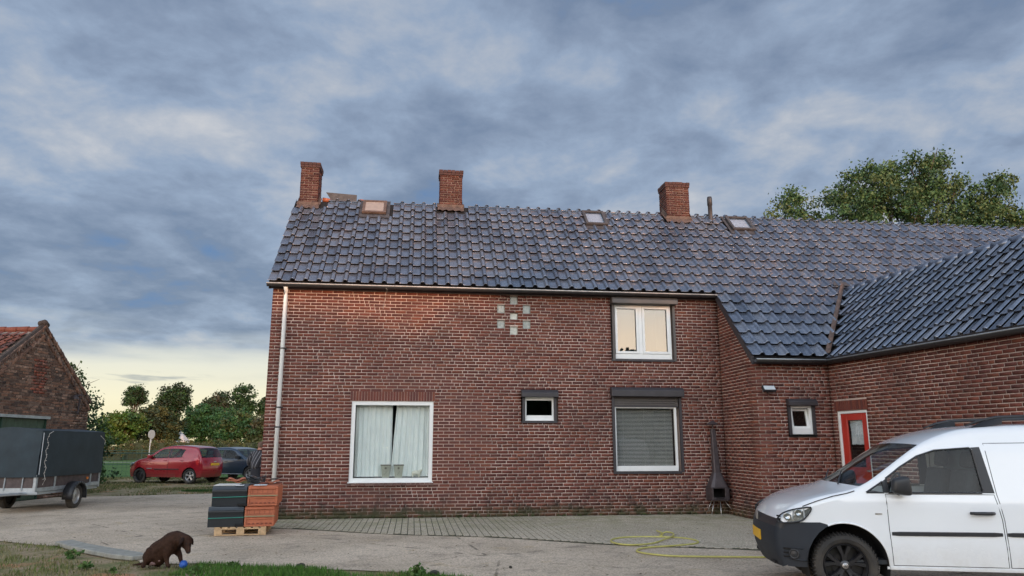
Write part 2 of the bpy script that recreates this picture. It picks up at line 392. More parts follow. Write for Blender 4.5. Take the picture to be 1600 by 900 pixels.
sx = lambda x: L1 + ARC + (x - XI - RC)           # wing path coordinate of a front x
def wing_span(z):
    # under the sloping verge: the side wall climbs with the roof
    if z <= 3.34: return [(0, wing_len)]
    return [(0, max(0.0, min(L1 + .2, 5.12 - z - .12)))] if z < 4.98 else []
Ww = Wall(wing_path, 0, wing_len, wing_span, [(sx(11.06), sx(11.68), 1.71, 2.50)], breaks=[L1 + ARC * i / 4 for i in range(5)])
AL = R(6.5); E3 = Vector((math.sin(AL), -math.cos(AL), 0)); M3 = Vector((math.cos(AL), math.sin(AL), 0)); EW0 = Vector((XE, YW, 0))
XLEN = 9.5
We = Wall(straight(EW0, EW0 + E3 * XLEN), 0, XLEN, None, [(.16, 1.07, 0, 2.24), (.10, 1.10, 2.24, 2.45)], ln=.215, hd=.100)
fw = wall_part('front_wall', Wf, 5.12, (0, 5.12))
gb = ([(XI + .008, 0, 3.3), (XI + .008, YW + .05, 3.3), (XI + .008, -.12, 5.05), (XI + .008, 0, 5.05)], [(0, 1, 2, 3)])
ww = wall_part('wing_wall', Ww, 5.0, (0, 3.34), gable=gb)
ew = wall_part('extension_wall', We, 3.42, (0, 3.42))
cands = []
for (bk, W, lay) in (fw, ww, ew):
    keep = []
    for b in lay:
        p, d, n = W.path(b[0] + b[1] / 2); q = Vector((p.x, p.y, b[2] + .03)) - CAML
        if b[4]: cands.append((q.length / max(.2, abs(q.normalized().dot(n))) / b[1], id(W), b))
        keep.append(b)
sel = set()
vis = []
for dist, wid, b in cands:
    if wid == id(We):                                  # the extension stands nearest; only its stretch inside the frame counts
        if b[0] < 4.9 and b[2] > 1.05: vis.append((dist, wid, b))
    elif b[2] > .05: vis.append((dist, wid, b))
vis.sort(key=lambda t: t[0]); sel = {(w_, b) for _, w_, b in vis[:300]}
shared = {}
def single_brick(L, h, ci, W):
    key = (round(L, 4), round(h, 4), ci)
    if key not in shared:
        mb = MB(); c = tuple(np.array(BRICKS[ci]) * .91); mb.box(-L / 2, L / 2, -.001, W.dp + .004, 0, h, c); shared[key] = mb.mesh('brick', MAT['brick'])
    return shared[key]
for (bk, W, lay) in (fw, ww, ew):
    rest = []
    for b in lay:
        if (id(W), b) in sel:
            o = bpy.data.objects.new('brick', single_brick(b[1], b[3], random.randrange(len(BRICKS)), W)); link(o, bk)
            p, d, n = W.path(b[0] + b[1] / 2); o.location = (p.x, p.y, b[2]); o.rotation_euler = (0, 0, math.atan2(d.y, d.x))
        else: rest.append(b)
    W.emit(rest, 'brick_field', MAT['brick'], bk)
# end walls and back: plain slabs behind the brick skin
mb = MB(); mb.box(.001, .24, .262, 5.6, 0, 5.0); mb.box(21.2, 21.5, .1, 5.6, 0, 5.0); mb.box(.001, 21.5, 5.6, 5.8, 0, 5.0)
mb.add([(.001, .1, 5.0), (.001, 5.7, 5.0), (.001, 2.85, 7.85)], [(0, 1, 2)]); mb.add([(21.5, .1, 5.0), (21.5, 5.7, 5.0), (21.5, 2.85, 7.85)], [(0, 1, 2)])
mb.build('rear_walls', MAT['brick'], house); 
Wg = Wall(straight((0, 5.7, 0), (0, 0, 0)), 0, 5.7, lambda z: [(0, 5.7)] if z < 5.0 else ([(z - 5.0, 5.7 - (z - 5.0))] if z < 7.8 else []), [])
gbk = Wg.backing((0, 5.0), 'gable_wall', MAT['mortar'], house, ([(.008, 5.7, 5.0), (.008, 0, 5.0), (.008, 2.85, 7.85)], [(0, 1, 2)]))
Wg.emit(Wg.lay(7.8), 'brick_field', MAT['brick'], gbk)
# soldier courses and sills
def soldiers(wallpart, path, s0, s1, z0, z1, cnt, off=.006):
    stp = (s1 - s0) / cnt
    key = None; mesh = {}
    for i in range(cnt):
        c = random.randrange(len(BRICKS))
        if c not in mesh:
            mb = MB(); mb.box(-(stp - .012) / 2, (stp - .012) / 2, -off, .02, 0, z1 - z0 - .010, tuple(np.array(BRICKS[c]) * 1.05)); mesh[c] = mb.mesh('soldier_brick', MAT['brick'])
        o = bpy.data.objects.new('soldier_brick', mesh[c]); link(o, wallpart); p, d, n = path(s0 + stp * (i + .5)); o.location = (p.x, p.y, z0 + .005); o.rotation_euler = (0, 0, math.atan2(d.y, d.x))
soldiers(fw[0], Wf.path, 1.80, 3.66, 2.49, 2.70, 30)
soldiers(ew[0], We.path, .10, 1.10, 2.24, 2.45, 16)
mb = MB(); mb.box(1.80, 3.66, .010, .05, 2.485, 2.70); mb.build('lintel_bed', MAT['mortar'], fw[0])
p0 = EW0 + E3 * .1 + (-M3) * (-.012)
mb = MB(); Mx = Matrix.Translation(EW0) @ Matrix.Rotation(math.atan2(E3.y, E3.x), 4, 'Z'); mb.box(.10, 1.10, .012, .05, 2.235, 2.45, M=Mx); mb.build('lintel_bed', MAT['mortar'], ew[0])

# windows ---------------------------------------------------------
def window(x0, x1, z0, z1, y, fr, sash=None, mull=None, mat='upvc', g='glass', bottom=None, parent=house, label=None, glass_y=.03):
    f = MB().frame(x0, x1, y, y + .07, z0, z1, fr, bottom or fr)
    if mull: f.box(mull - .045, mull + .045, y - .004, y + .066, z0 + (bottom or fr), z1 - fr)
    fo = f.build('window', MAT[mat], parent, bevel=.004)
    if label: fo['label'] = label
    zb = z0 + (bottom or fr); zt = z1 - fr
    for a, b in ([(x0 + fr, x1 - fr)] if not mull else [(x0 + fr, mull - .045), (mull + .045, x1 - fr)]):
        if sash:
            MB().frame(a + .004, b - .004, y - .016, y + .04, zb + .004, zt - .004, sash).build('sash', MAT[mat], fo, bevel=.004)
            a2, b2, c2, d2 = a + sash, b - sash, zb + sash, zt - sash
            MB().frame(a2, b2, y + .004, y + .03, c2, d2, .008).build('gasket', MAT['blackplastic'], fo)
        else: a2, b2, c2, d2 = a, b, zb, zt
        gm = MB(); gm.box(a2, b2, y + glass_y, y + glass_y + .006, c2, d2); gm.build('pane', MAT[g], fo)
    return fo
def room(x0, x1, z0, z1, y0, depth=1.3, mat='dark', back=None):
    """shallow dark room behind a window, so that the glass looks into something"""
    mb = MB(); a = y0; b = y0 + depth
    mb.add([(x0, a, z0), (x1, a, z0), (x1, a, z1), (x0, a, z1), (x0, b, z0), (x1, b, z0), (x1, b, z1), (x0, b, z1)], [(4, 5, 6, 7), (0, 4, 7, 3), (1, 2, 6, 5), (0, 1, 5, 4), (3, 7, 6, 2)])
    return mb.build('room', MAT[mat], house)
def shutter_box(x0, x1, z0, z1, zb, y=-.15, mat='shutter', rails=True):
    s = MB(); s.prism([(y, z0 + .0), (y, z1 - .07), (y + .07, z1), (-.001, z1), (-.001, z0)], x0, x1, 'x')
    o = s.build('shutter_box', MAT[mat], house, bevel=.006)
    if rails:
        for a in (x0 + .03, x1 - .09): MB().box(a, a + .06, -.035, .02, zb, z0 - .001).build('guide_rail', MAT[mat], o)
    return o
# large living room window
bw = window(1.84, 3.63, .735, 2.485, .02, .085, bottom=.10, label='large white framed picture window with curtains behind it')
MB().box(1.82, 3.65, -.035, .015, .735 - .001, .755).build('sill', MAT['upvc'], bw, bevel=.004)
for i in range(19):
    MB().box(1.80 + i * .0985, 1.80 + i * .0985 + .088, -.045, .05, .678, .731, random.choice([(.17, .09, .075), (.13, .07, .06), (.20, .12, .10)])).build('sill_brick', MAT['brick'], bw)
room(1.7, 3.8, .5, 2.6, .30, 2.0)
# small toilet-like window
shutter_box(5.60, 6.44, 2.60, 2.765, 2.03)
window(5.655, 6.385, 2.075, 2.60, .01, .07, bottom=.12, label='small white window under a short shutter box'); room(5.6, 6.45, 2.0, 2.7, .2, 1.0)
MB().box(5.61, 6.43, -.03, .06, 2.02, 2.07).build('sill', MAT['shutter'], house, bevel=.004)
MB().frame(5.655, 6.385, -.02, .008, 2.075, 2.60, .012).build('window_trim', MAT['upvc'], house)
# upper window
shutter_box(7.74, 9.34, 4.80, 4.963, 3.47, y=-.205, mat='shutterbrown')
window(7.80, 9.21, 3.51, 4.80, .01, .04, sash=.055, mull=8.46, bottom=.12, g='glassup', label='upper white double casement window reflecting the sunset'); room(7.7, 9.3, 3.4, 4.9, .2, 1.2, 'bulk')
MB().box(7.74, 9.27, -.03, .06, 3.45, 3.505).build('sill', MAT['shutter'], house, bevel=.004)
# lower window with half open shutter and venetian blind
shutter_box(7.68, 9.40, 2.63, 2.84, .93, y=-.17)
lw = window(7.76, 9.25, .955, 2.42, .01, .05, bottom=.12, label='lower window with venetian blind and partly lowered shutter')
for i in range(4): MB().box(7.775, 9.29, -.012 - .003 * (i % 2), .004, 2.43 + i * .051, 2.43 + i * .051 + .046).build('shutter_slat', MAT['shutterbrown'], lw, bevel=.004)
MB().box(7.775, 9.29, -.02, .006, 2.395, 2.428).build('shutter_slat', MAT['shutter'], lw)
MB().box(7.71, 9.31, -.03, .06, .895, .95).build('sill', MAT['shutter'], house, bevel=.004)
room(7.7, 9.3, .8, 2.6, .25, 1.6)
# wing window, tilted open
Y0 = YW
so = MB(); so.prism([(Y0 - .13, 2.36), (Y0 - .13, 2.44), (Y0 - .07, 2.50), (Y0 - .001, 2.50), (Y0 - .001, 2.36)], 11.05, 11.70, 'x'); so = so.build('shutter_box', MAT['shutter'], house, bevel=.006)
for a in (11.07, 11.62): MB().box(a, a + .06, Y0 - .03, Y0 + .02, 1.74, 2.359).build('guide_rail', MAT['shutter'], so)
wf = MB().frame(11.13, 11.62, Y0 + .02, Y0 + .09, 1.76, 2.36, .055, .13).build('window', MAT['upvc'], house, bevel=.004); wf['label'] = 'small white wing window tilted open at the top'
Mt = Matrix.Translation((0, Y0 + .05, 1.885)) @ Matrix.Rotation(R(-9), 4, 'X')
s_ = MB()
for bx in ((11.18, 11.225, 0, .05, 0, .42), (11.525, 11.57, 0, .05, 0, .42), (11.225, 11.525, 0, .05, 0, .045), (11.225, 11.525, 0, .05, .375, .42)): s_.box(*bx, M=Mt)
s_.build('sash', MAT['upvc'], wf, bevel=.004); MB().box(11.225, 11.525, .02, .026, .045, .375, M=Mt).build('pane', MAT['glass'], wf)
MB().box(11.06, 11.68, Y0 - .03, Y0 + .08, 1.705, 1.755).build('sill', MAT['brick'], wf)
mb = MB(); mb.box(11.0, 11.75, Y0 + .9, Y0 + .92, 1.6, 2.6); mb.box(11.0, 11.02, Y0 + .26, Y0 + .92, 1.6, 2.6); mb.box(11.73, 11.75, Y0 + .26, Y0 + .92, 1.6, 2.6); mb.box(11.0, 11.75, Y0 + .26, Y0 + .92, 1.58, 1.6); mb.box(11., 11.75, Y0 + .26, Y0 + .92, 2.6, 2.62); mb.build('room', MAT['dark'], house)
# floodlight on the wing
fl = MB(); Ml = Matrix.Translation((10.62, Y0 - .13, 2.70)) @ Matrix.Rotation(R(-38), 4, 'X'); fl.box(-.14, .14, -.03, .03, -.07, .07, M=Ml); fl.box(-.02, .02, .02, .12, -.02, .02, M=Ml)
fl = fl.build('floodlight', MAT['blackplastic'], house, bevel=.006); MB().box(-.12, .12, -.038, -.031, -.052, .052, M=Ml).build('lamp_glass', material('lamp_glass', (.55, .58, .6), .15), fl)
# glass blocks
for i, (x, z) in enumerate(((5.345, 4.73), (5.045, 4.525), (5.645, 4.525), (5.345, 4.36), (5.045, 4.165), (5.645, 4.165), (5.345, 4.02))):
    b = MB(); b.box(x + .003, x + .182, .045, .12, z + .003, z + .197); o = b.build('glass_block', material('glass_block', (.30, .335, .32) if i not in (3, 6) else (.48, .50, .45), .22, var=.22, vscale=14, bump=.6, bscale=14), house, bevel=.012, seg=2)
# red door in the extension
MD = Matrix.Translation(EW0) @ Matrix.Rotation(math.atan2(E3.y, E3.x), 4, 'Z')   # local x along the wall, -y out
def bx(name, mat, par, *b, bevel=.004): m_ = MB(); m_.box(*b, M=MD); return m_.build(name, MAT[mat], par, bevel=bevel)
df = MB()
for b in ((.165, .225, .02, .10, 0, 2.23), (1.01, 1.065, .02, .10, 0, 2.23), (.225, 1.01, .02, .10, 2.18, 2.23)): df.box(*b, M=MD)
df = df.build('door_frame', MAT['white'], house, bevel=.004)
dr = MB()
for b in ((.228, .40, .035, .08, .03, 2.175), (.86, 1.007, .035, .08, .03, 2.175), (.40, .86, .035, .08, 2.04, 2.175), (.40, .86, .035, .08, .95, 1.10), (.40, .86, .035, .08, .03, .16), (.40, .86, .050, .075, .16, .95)): dr.box(*b, M=MD)
dr = dr.build('door', MAT['red'], house, bevel=.005); dr['label'] = 'red wooden door with a tall glazed panel'
bx('pane', 'glass', dr, .40, .86, .058, .063, 1.10, 2.04, bevel=0)
bx('glazing_bead', 'red', dr, .40, .415, .040, .056, 1.10, 2.04); bx('handle', 'steel', dr, .90, .98, .0, .034, 1.02, 1.05)
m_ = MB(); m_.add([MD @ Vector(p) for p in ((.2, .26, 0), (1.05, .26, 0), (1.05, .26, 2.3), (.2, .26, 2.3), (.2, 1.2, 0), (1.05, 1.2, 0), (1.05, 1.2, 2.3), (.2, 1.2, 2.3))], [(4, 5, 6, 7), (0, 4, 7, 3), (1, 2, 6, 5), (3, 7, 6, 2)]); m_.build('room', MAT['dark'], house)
# lace curtain hanging behind the door pane
def cloth(name, x0, x1, z0, z1, y, amp, waves, mat, M=None, parent=None, n=90, seed=0, hem=0.0, x1b=None):
    V = []; rows = 10
    for r in range(rows + 1):
        t = r / rows; z = z1 + (z0 - z1) * t
        for i in range(n + 1):
            a = i / n; xe = x1 + ((x1b or x1) - x1) * t; x = x0 + (xe - x0) * a
            yy = y + amp * (math.sin(a * waves * 6.283 + seed) * .6 + math.sin(a * waves * 2.3 * 6.283 + seed * 2) * .3) * (.6 + .4 * t) + .01 * math.sin(a * 9 + t * 3)
            zz = z + (hem * math.sin(a * waves * 12.5) if r == rows else 0)
            p = Vector((x, yy, zz)); V.append(M @ p if M is not None else p)
    F = [(r * (n + 1) + i, r * (n + 1) + i + 1, (r + 1) * (n + 1) + i + 1, (r + 1) * (n + 1) + i) for r in range(rows) for i in range(n)]
    o = bpy.data.objects.new(name, np_mesh(name, [tuple(p) for p in V], F, smooth=True, mat=MAT[mat])); link(o, parent); return o
tag(cloth('lace_curtain', .42, .85, 1.55, 2.03, .10, .012, 7, 'lace', MAT and HM @ MD, hem=.012), 'short white lace curtain behind the glass of the red door', 'curtain')
tag(cloth('curtain', 1.93, 2.73, .86, 2.42, .20, .035, 7, 'curtain', HM, seed=1, x1b=2.735), 'left pale curtain in the large window, drawn to the middle', 'curtain', 'curtains in the large window')
tag(cloth('curtain', 3.56, 2.82, .86, 2.42, .20, .035, 6, 'curtain', HM, seed=4, x1b=2.72), 'right pale curtain in the large window, drawn to the middle', 'curtain', 'curtains in the large window')
# venetian blind
vb = empty('venetian_blind', 'venetian blind with thin grey slats hanging in the lower right window', 'blind', HM @ Vector((8.5, .14, .9)), HANG)
k = 0; z = .17
sm = MB(); sm.add([(-.68, -.012, -.009), (.68, -.012, -.009), (.68, .012, .007), (-.68, .012, .007)], [(0, 1, 2, 3)]); sm = sm.mesh('slat', MAT['blind'])
while z < 1.50:
    o = bpy.data.objects.new('slat', sm); link(o, vb); o.location = (0, 0, z); z += .030
for x in (-.5, 0, .5): MB().tube([(x, -.016, .15), (x, -.016, 1.5)], .0025, 5).build('cord', MAT['rope'], vb)
MB().box(-.69, .69, -.02, .02, 1.49, 1.53).build('headrail', MAT['blind'], vb)
# pots and sheep on the sill inside
for i, x in enumerate((2.62, 2.90)):
    pl = HM @ Vector((x, .155, .837)); pt = empty('flower_pot', ['pale tapered square pot on the sill, the left of two', 'pale tapered square pot on the sill, beside the sheep figurine'][i], 'flower pot', pl, HANG, 'pots in the large window')
    b = MB(); b.add([(-.075, -.05, 0), (.075, -.05, 0), (.075, .05, 0), (-.075, .05, 0), (-.105, -.065, .27), (.105, -.065, .27), (.105, .065, .27), (-.105, .065, .27)], [(0, 3, 2, 1), (0, 1, 5, 4), (1, 2, 6, 5), (2, 3, 7, 6), (3, 0, 4, 7)])
    b.build('pot_body', MAT['pot'], pt, bevel=.006)
    MB().frame(-.113, .113, -.07, -.055, .255, .283, .012).build('rim', MAT['potdark'], pt)
    e = MB(); e.lathe([(0, 0), (.024, 0), (.024, .012), (0, .012)], 16, Matrix.Translation((0, -.061, .205)) @ Matrix.Rotation(R(90), 4, 'X')); e.build('medallion', MAT['potdark'], pt)
    MB().tube([(-.03, -.056, .06), (.03, -.0625, .14)], .003, 5).build('stem_mark', MAT['potdark'], pt)
def skin_obj(name, joints, edges, mat, parent=None, sub=2, root=0, smooth=True):
    me = bpy.data.meshes.new(name); me.from_pydata([j[0] for j in joints], edges, []); o = bpy.data.objects.new(name, me); link(o, parent)
    m = o.modifiers.new('skin', 'SKIN'); m.use_smooth_shade = smooth
    for i, j in enumerate(joints):
        r = j[1]; sv = me.skin_vertices[0].data[i]; sv.radius = (r, r) if not hasattr(r, '__len__') else r; sv.use_root = (i == root)
    s = o.modifiers.new('sub', 'SUBSURF'); s.levels = s.render_levels = sub
    me.materials.append(mat); return o
shp = skin_obj('sheep_figurine', [((0, 0, .10), .05), ((.08, 0, .105), .045), ((.11, 0, .15), .028), ((.145, 0, .165), .02), ((-.06, 0, .10), .04), ((-.06, 0, .0), .012), ((.07, 0, .0), .012)], [(0, 1), (1, 2), (2, 3), (0, 4), (4, 5), (1, 6)], MAT['sheep'], sub=2)
shp.location = HM @ Vector((3.27, .15, .84)); shp.rotation_euler = (0, 0, HANG); tag(shp, 'small white sheep figurine on the sill inside the large window', 'figurine')
MB().box(1.9, 3.6, .09, .26, .815, .835).build('inner_sill', MAT['white'], bw)

# roofs -----------------------------------------------------------
SL = math.pi / 4; c45 = math.cos(SL)
TB = [(.218, .252, .318), (.185, .220, .285), (.248, .272, .325), (.152, .182, .240)]
def tile_mesh(tw, tl, tint, mat, hgt=.046, lip=.024, name='roof_tile'):
    prof = [(0, .006), (.05, .0), (.12, -.002), (.34, -.005), (.56, -.002), (.61, .006), (.65, .034), (.70, .055), (.77, .064), (.84, .060), (.91, .048), (.965, .032)]
    prof = [(a * tw, b * hgt / .046) for a, b in prof]; n = len(prof); V = []
    rows = [(-.012, .010, .0), (0.0, .022, .0), (.02, .030, 0), (tl * 1.04, .0, 0)]     # (distance up the slope, height offset)
    rows = [(.070, -.020), (-.002, .050), (.024, .0475), (tl * 1.03, .000)]
    for y, h in rows:
        for x, z in prof: V.append((x, y, z + h))
    F = [(r * n + i, r * n + i + 1, (r + 1) * n + i + 1, (r + 1) * n + i) for r in range(len(rows) - 1) for i in range(n - 1)]
    return np_mesh(name, V, F, np.array([tint] * len(V)), smooth=False, mat=mat), np.array(V), np.array(F)
def roof_frame(origin, ax, up):           # ax along the eave, up = direction up the slope
    n = ax.cross(up).normalized(); M = Matrix((ax, up, n)).transposed().to_4x4(); M.translation = origin; return M
main_f = roof_frame(Vector((0, 0, 0)), Vector((1, 0, 0)), Vector((0, c45, c45)))
EXU = (M3 * c45 + Vector((0, 0, c45)))
def zmain(x, y): return y + 5.27
EO = Vector((12.03, -1.90, 3.37))
def zext(x, y):
    s = (Vector((x, y, 0)) - Vector((12.03, -1.90, 0))).dot(M3); return 3.37 + (s if s < 1.92 else 2 * 1.92 - s)
RT = .400
jobs = []
def lay_roof(org, frame, tw, tl, ncol, nrow, ok, tag_):
    for r in range(nrow):
        for c in range(ncol):
            p = frame @ Vector(((c + .5) * tw, (r + .5) * tl, 0))
            if ok(p): jobs.append((frame, c * tw, r * tl, p, tag_, tw, tl))
fm = main_f.copy(); fm.translation = Vector((-.08, -.19, 5.08)); TW = .2878
chim = [(.05, .52, 2.42), (3.74, 4.35, 2.56), (10.13, 10.80, 2.44)]
skl = [(1.70, 2.33, 2.15, 2.63), (7.69, 8.30, 2.04, 2.58), (11.88, 12.55, 2.07, 2.59)]
def ok_main(p):
    if p.x > 22.3: return False
    for a, b, c, d in skl:
        if a - .10 < p.x < b + .10 and c - .06 < p.y < d + .06: return False
    for a, b, c in chim:
        if a - .12 < p.x < b + .12 and p.y > c - .12: return False
    if p.x > 11.9 and p.z < zext(p.x, p.y) - .02: return False
    return True
lay_roof(None, fm, TW, RT, 78, 10, ok_main, 'main')
# the cut top course
def cut_top(p): return ok_main(p)
fm3 = fm.copy(); fm3.translation = fm @ Vector((0, RT * 10, 0)); lay_roof(None, fm3, TW, .12, 78, 1, ok_main, 'top')
# catslide over the wing (same plane, six more courses)
fm2 = fm.copy(); fm2.translation = fm @ Vector((36 * TW, -RT * 6, 0))
lay_roof(None, fm2, TW, RT, 14, 6, lambda p: p.z > zext(p.x, p.y) + .02 if p.x > 11.9 else True, 'main')
TWE = .255; fe = roof_frame(EO + Vector((0, 0, .0)), E3, EXU)
# looking up the slope the eave runs to the right towards the camera: keep a right-handed frame
fe = Matrix((-E3, EXU, (-E3).cross(EXU))).transposed().to_4x4()
if fe.col[2].z < 0: fe = Matrix((E3, EXU, E3.cross(EXU))).transposed().to_4x4(); dirx = 1
else: dirx = -1
NC = 37
fe.translation = EO - E3 * TWE * 8 - EXU * .05
lay_roof(None, fe, TWE, RT * .975, NC + 8, 7, lambda p: p.z > zmain(p.x, p.y) + .02 and zext(p.x, p.y) > 3.3, 'ext')
meshes = {}
def job_mesh(j, ti):
    k_ = (round(j[5], 4), round(j[6], 4), ti)
    if k_ not in meshes: meshes[k_] = tile_mesh(j[5], j[6], TB[ti], MAT['tile'])
    return meshes[k_]
roof = MB(); 
roof.add([(-.06, -.17, 5.05), (10.30, -.17, 5.05), (10.30, 2.70, 7.93), (-.06, 2.70, 7.93)], [(0, 1, 2, 3)])
roof.add([(10.30, -.17, 5.05), (11.95, -.17, 5.05), (22.3, -.17, 5.05), (22.3, 2.70, 7.93), (10.30, 2.70, 7.93)], [(0, 1, 2, 3, 4)])
roof.add([(10.30, -1.88, 3.34), (12.05, -1.88, 3.34), (13.72, -.02, 5.20), (13.72, -.17, 5.05), (10.30, -.17, 5.05)], [(0, 1, 2, 3, 4)])
roof.add([(-.06, 2.70, 7.93), (22.3, 2.70, 7.93), (22.3, 5.9, 4.8), (-.06, 5.9, 4.8)], [(0, 1, 2, 3)])
a0 = EO + Vector((0, 0, -.04)); q = lambda s, t: a0 + E3 * s + M3 * t + Vector((0, 0, t if t <= 1.90 else 3.8 - t))
v_ = [q(0, 0), q(XLEN + .1, 0), q(XLEN + .1, 1.90), q(-2.0, 1.90)]
roof.add(v_, [(0, 1, 2, 3)]); roof.add([q(-2.0, 1.90), q(XLEN + .1, 1.9), q(XLEN + .1, 4.0), q(-3.6, 4.0)], [(0, 1, 2, 3)])
roof = roof.build('roof', material('roof_underlay', (.015, .014, .015), .9), house)
fw_w = lambda p: ((HM @ p) - Vector((0, 0, 1.55))).length
def inview(p):
    q_ = HM @ p; ang = math.atan2(q_.x, q_.y); return abs(ang) < R(35.2)
order = sorted(range(len(jobs)), key=lambda i: fw_w(jobs[i][3]) + (0 if inview(jobs[i][3]) else 1000))
single = set(order[:300]); BV, BF, BT = [], [], []; nb = 0
for i, j in enumerate(jobs):
    ti = random.randrange(4); me, V, F = job_mesh(j, ti)
    dx_, dy_, dz_ = random.uniform(-.002, .002), random.uniform(-.004, .004), random.uniform(0, .003)
    M = j[0] @ Matrix.Translation((j[1] + dx_, j[2] + dy_, dz_)) @ Matrix.Rotation(random.uniform(-.006, .006), 4, 'Z')
    if i in single:
        o = bpy.data.objects.new('roof_tile', me); link(o, roof); o.matrix_local = M
    else:
        A = np.array(M); VV = V @ A[:3, :3].T + A[:3, 3]; BV.append(VV); BF.append(F + nb); BT.append(np.tile(TB[ti], (len(V), 1))); nb += len(V)
o = bpy.data.objects.new('tile_field', np_mesh('tile_field', np.vstack(BV), np.vstack(BF), np.vstack(BT), mat=MAT['tile'])); link(o, roof); o['kind'] = 'stuff'
# extension ridge, in single ridge tiles
rm = MB(); rm.tube([(0, 0, 0), (.40, 0, 0)], [.085, .095], 10); rm = rm.mesh('ridge_tile', MAT['tile'], True)
at = rm.attributes.get('tint') or rm.attributes.new('tint', 'FLOAT_COLOR', 'POINT'); at.data.foreach_set('color', np.tile((.15, .175, .23, 1), (len(rm.vertices), 1)).astype(np.float32).ravel())
r0 = EO + M3 * 1.92 + Vector((0, 0, 1.92)); k0 = -1.66
for i in range(29):
    o = bpy.data.objects.new('ridge_tile', rm); link(o, roof); o.location = r0 + E3 * (k0 + i * .385) + Vector((0, 0, -.005)); o.rotation_euler = (0, 0, math.atan2(E3.y, E3.x))
# valley gutter strip
vd = [Vector((12.03, -1.90, 3.43)), Vector((13.76, .06, 5.43))]
vv = (vd[1] - vd[0]).normalized(); side = Vector((-vv.y, vv.x, 0)).normalized()
mb = MB(); mb.add([vd[0] + side * .07 + Vector((0, 0, .075)), vd[0] + Vector((0, 0, .045)), vd[0] - side * .04 + Vector((0, 0, .075)), vd[1] + side * .05 + Vector((0, 0, .075)), vd[1] + Vector((0, 0, .045)), vd[1] - side * .04 + Vector((0, 0, .075))], [(0, 1, 4, 3), (1, 2, 5, 4)]); mb.build('valley_flashing', MAT['leadpink'], house)
mb = MB(); mb.add([(13.50, .06, 5.43), (13.95, .0, 5.42), (14.10, .16, 5.53), (13.62, .24, 5.60)], [(0, 1, 2, 3)]); mb.build('valley_cap', MAT['lead'], house)
# dark verge board down the catslide, left verge tiles' underside
mb = MB(); mb.add([(10.29, -.10, 4.98), (10.29, -1.86, 3.22), (10.29, -1.86, 3.42), (10.29, -.10, 5.18), (10.34, -.10, 4.98), (10.34, -1.86, 3.22), (10.34, -1.86, 3.42), (10.34, -.10, 5.18)], [(0, 1, 2, 3), (4, 7, 6, 5), (0, 4, 5, 1), (3, 2, 6, 7), (1, 5, 6, 2)]); mb.build('verge_board', MAT['shutter'], house)
mb = MB(); mb.add([(-.07, -.15, 4.93), (-.07, 2.72, 7.80), (-.07, 2.72, 7.99), (-.07, -.15, 5.12), (-.01, -.15, 4.93), (-.01, 2.72, 7.80), (-.01, 2.72, 7.99), (-.01, -.15, 5.12)], [(0, 1, 2, 3), (4, 7, 6, 5), (0, 4, 5, 1)]); mb.build('verge_board', MAT['shutter'], house)
# gutters -----------------------------------------------------------
def gutter(p0, p1, n, mat='gutterdark', lip='gutterlip', r=.062, joints=9, brk=True):
    """half round gutter from p0 to p1; n = outward direction"""
    p0, p1, n = Vector(p0), Vector(p1), Vector(n); V = []
    seg = 10; mb = MB()
    for p in (p0, p1):
        for k_ in range(seg + 1):
            t = math.pi * k_ / seg; V.append(p + n * (-math.cos(t) * r) + Vector((0, 0, -math.sin(t) * r)))
    mb.add(V, [(k_, k_ + 1, seg + 2 + k_, seg + 1 + k_) for k_ in range(seg)])
    g = mb.build('gutter', MAT[mat], house, smooth=True); s = g.modifiers.new('thick', 'SOLIDIFY'); s.thickness = .004
    MB().tube([p0 + n * r + Vector((0, 0, .004)), p1 + n * r + Vector((0, 0, .004))], .013, 8).build('bead', MAT[lip], g, smooth=True)
    for i in range(joints):
        t = (i + .5) / joints; c = p0.lerp(p1, t); d = (p1 - p0).normalized(); V = []
        b = MB()
        for q_ in (c - d * .012, c + d * .012):
            for k_ in range(seg + 1):
                a = math.pi * k_ / seg; V.append(q_ + n * (-math.cos(a) * (r + .005)) + Vector((0, 0, -math.sin(a) * (r + .005))))
        b.add(V, [(k_, k_ + 1, seg + 2 + k_, seg + 1 + k_) for k_ in range(seg)]); b.build('bracket', MAT[mat], g, smooth=True)
    return g
gutter((-.10, -.21, 5.035), (10.30, -.21, 5.035), (0, -1, 0), joints=13)
MB().box(-.04, 10.32, -.10, -.003, 4.965, 5.08).build('fascia', MAT['shutter'], house)
gutter((10.32, -1.97, 3.31), (12.0, -1.97, 3.31), (0, -1, 0), lip='zinc', joints=2)
ga = EO - M3 * .06 + Vector((0, 0, -.06)); gutter(ga - E3 * .06, ga + E3 * XLEN, -M3, mat='gutterdark', lip='zinc', r=.075, joints=14)
MB().box(10.36, 12.03, -1.86, -1.752, 3.24, 3.36).build('fascia', MAT['shutter'], house)
mb = MB(); mb.box(0, XLEN, -.10, -.004, 3.27, 3.385, M=MD); mb.build('fascia', MAT['shutter'], house)
m_ = MB(); m_.add([ga - M3 * .02 + Vector((0, 0, .012)), ga + E3 * XLEN - M3 * .02 + Vector((0, 0, .012)), ga + E3 * XLEN + M3 * .08 + Vector((0, 0, .05)), ga + M3 * .08 + Vector((0, 0, .05))], [(0, 1, 2, 3)]); m_.build('eave_strip', MAT['zinc'], house)
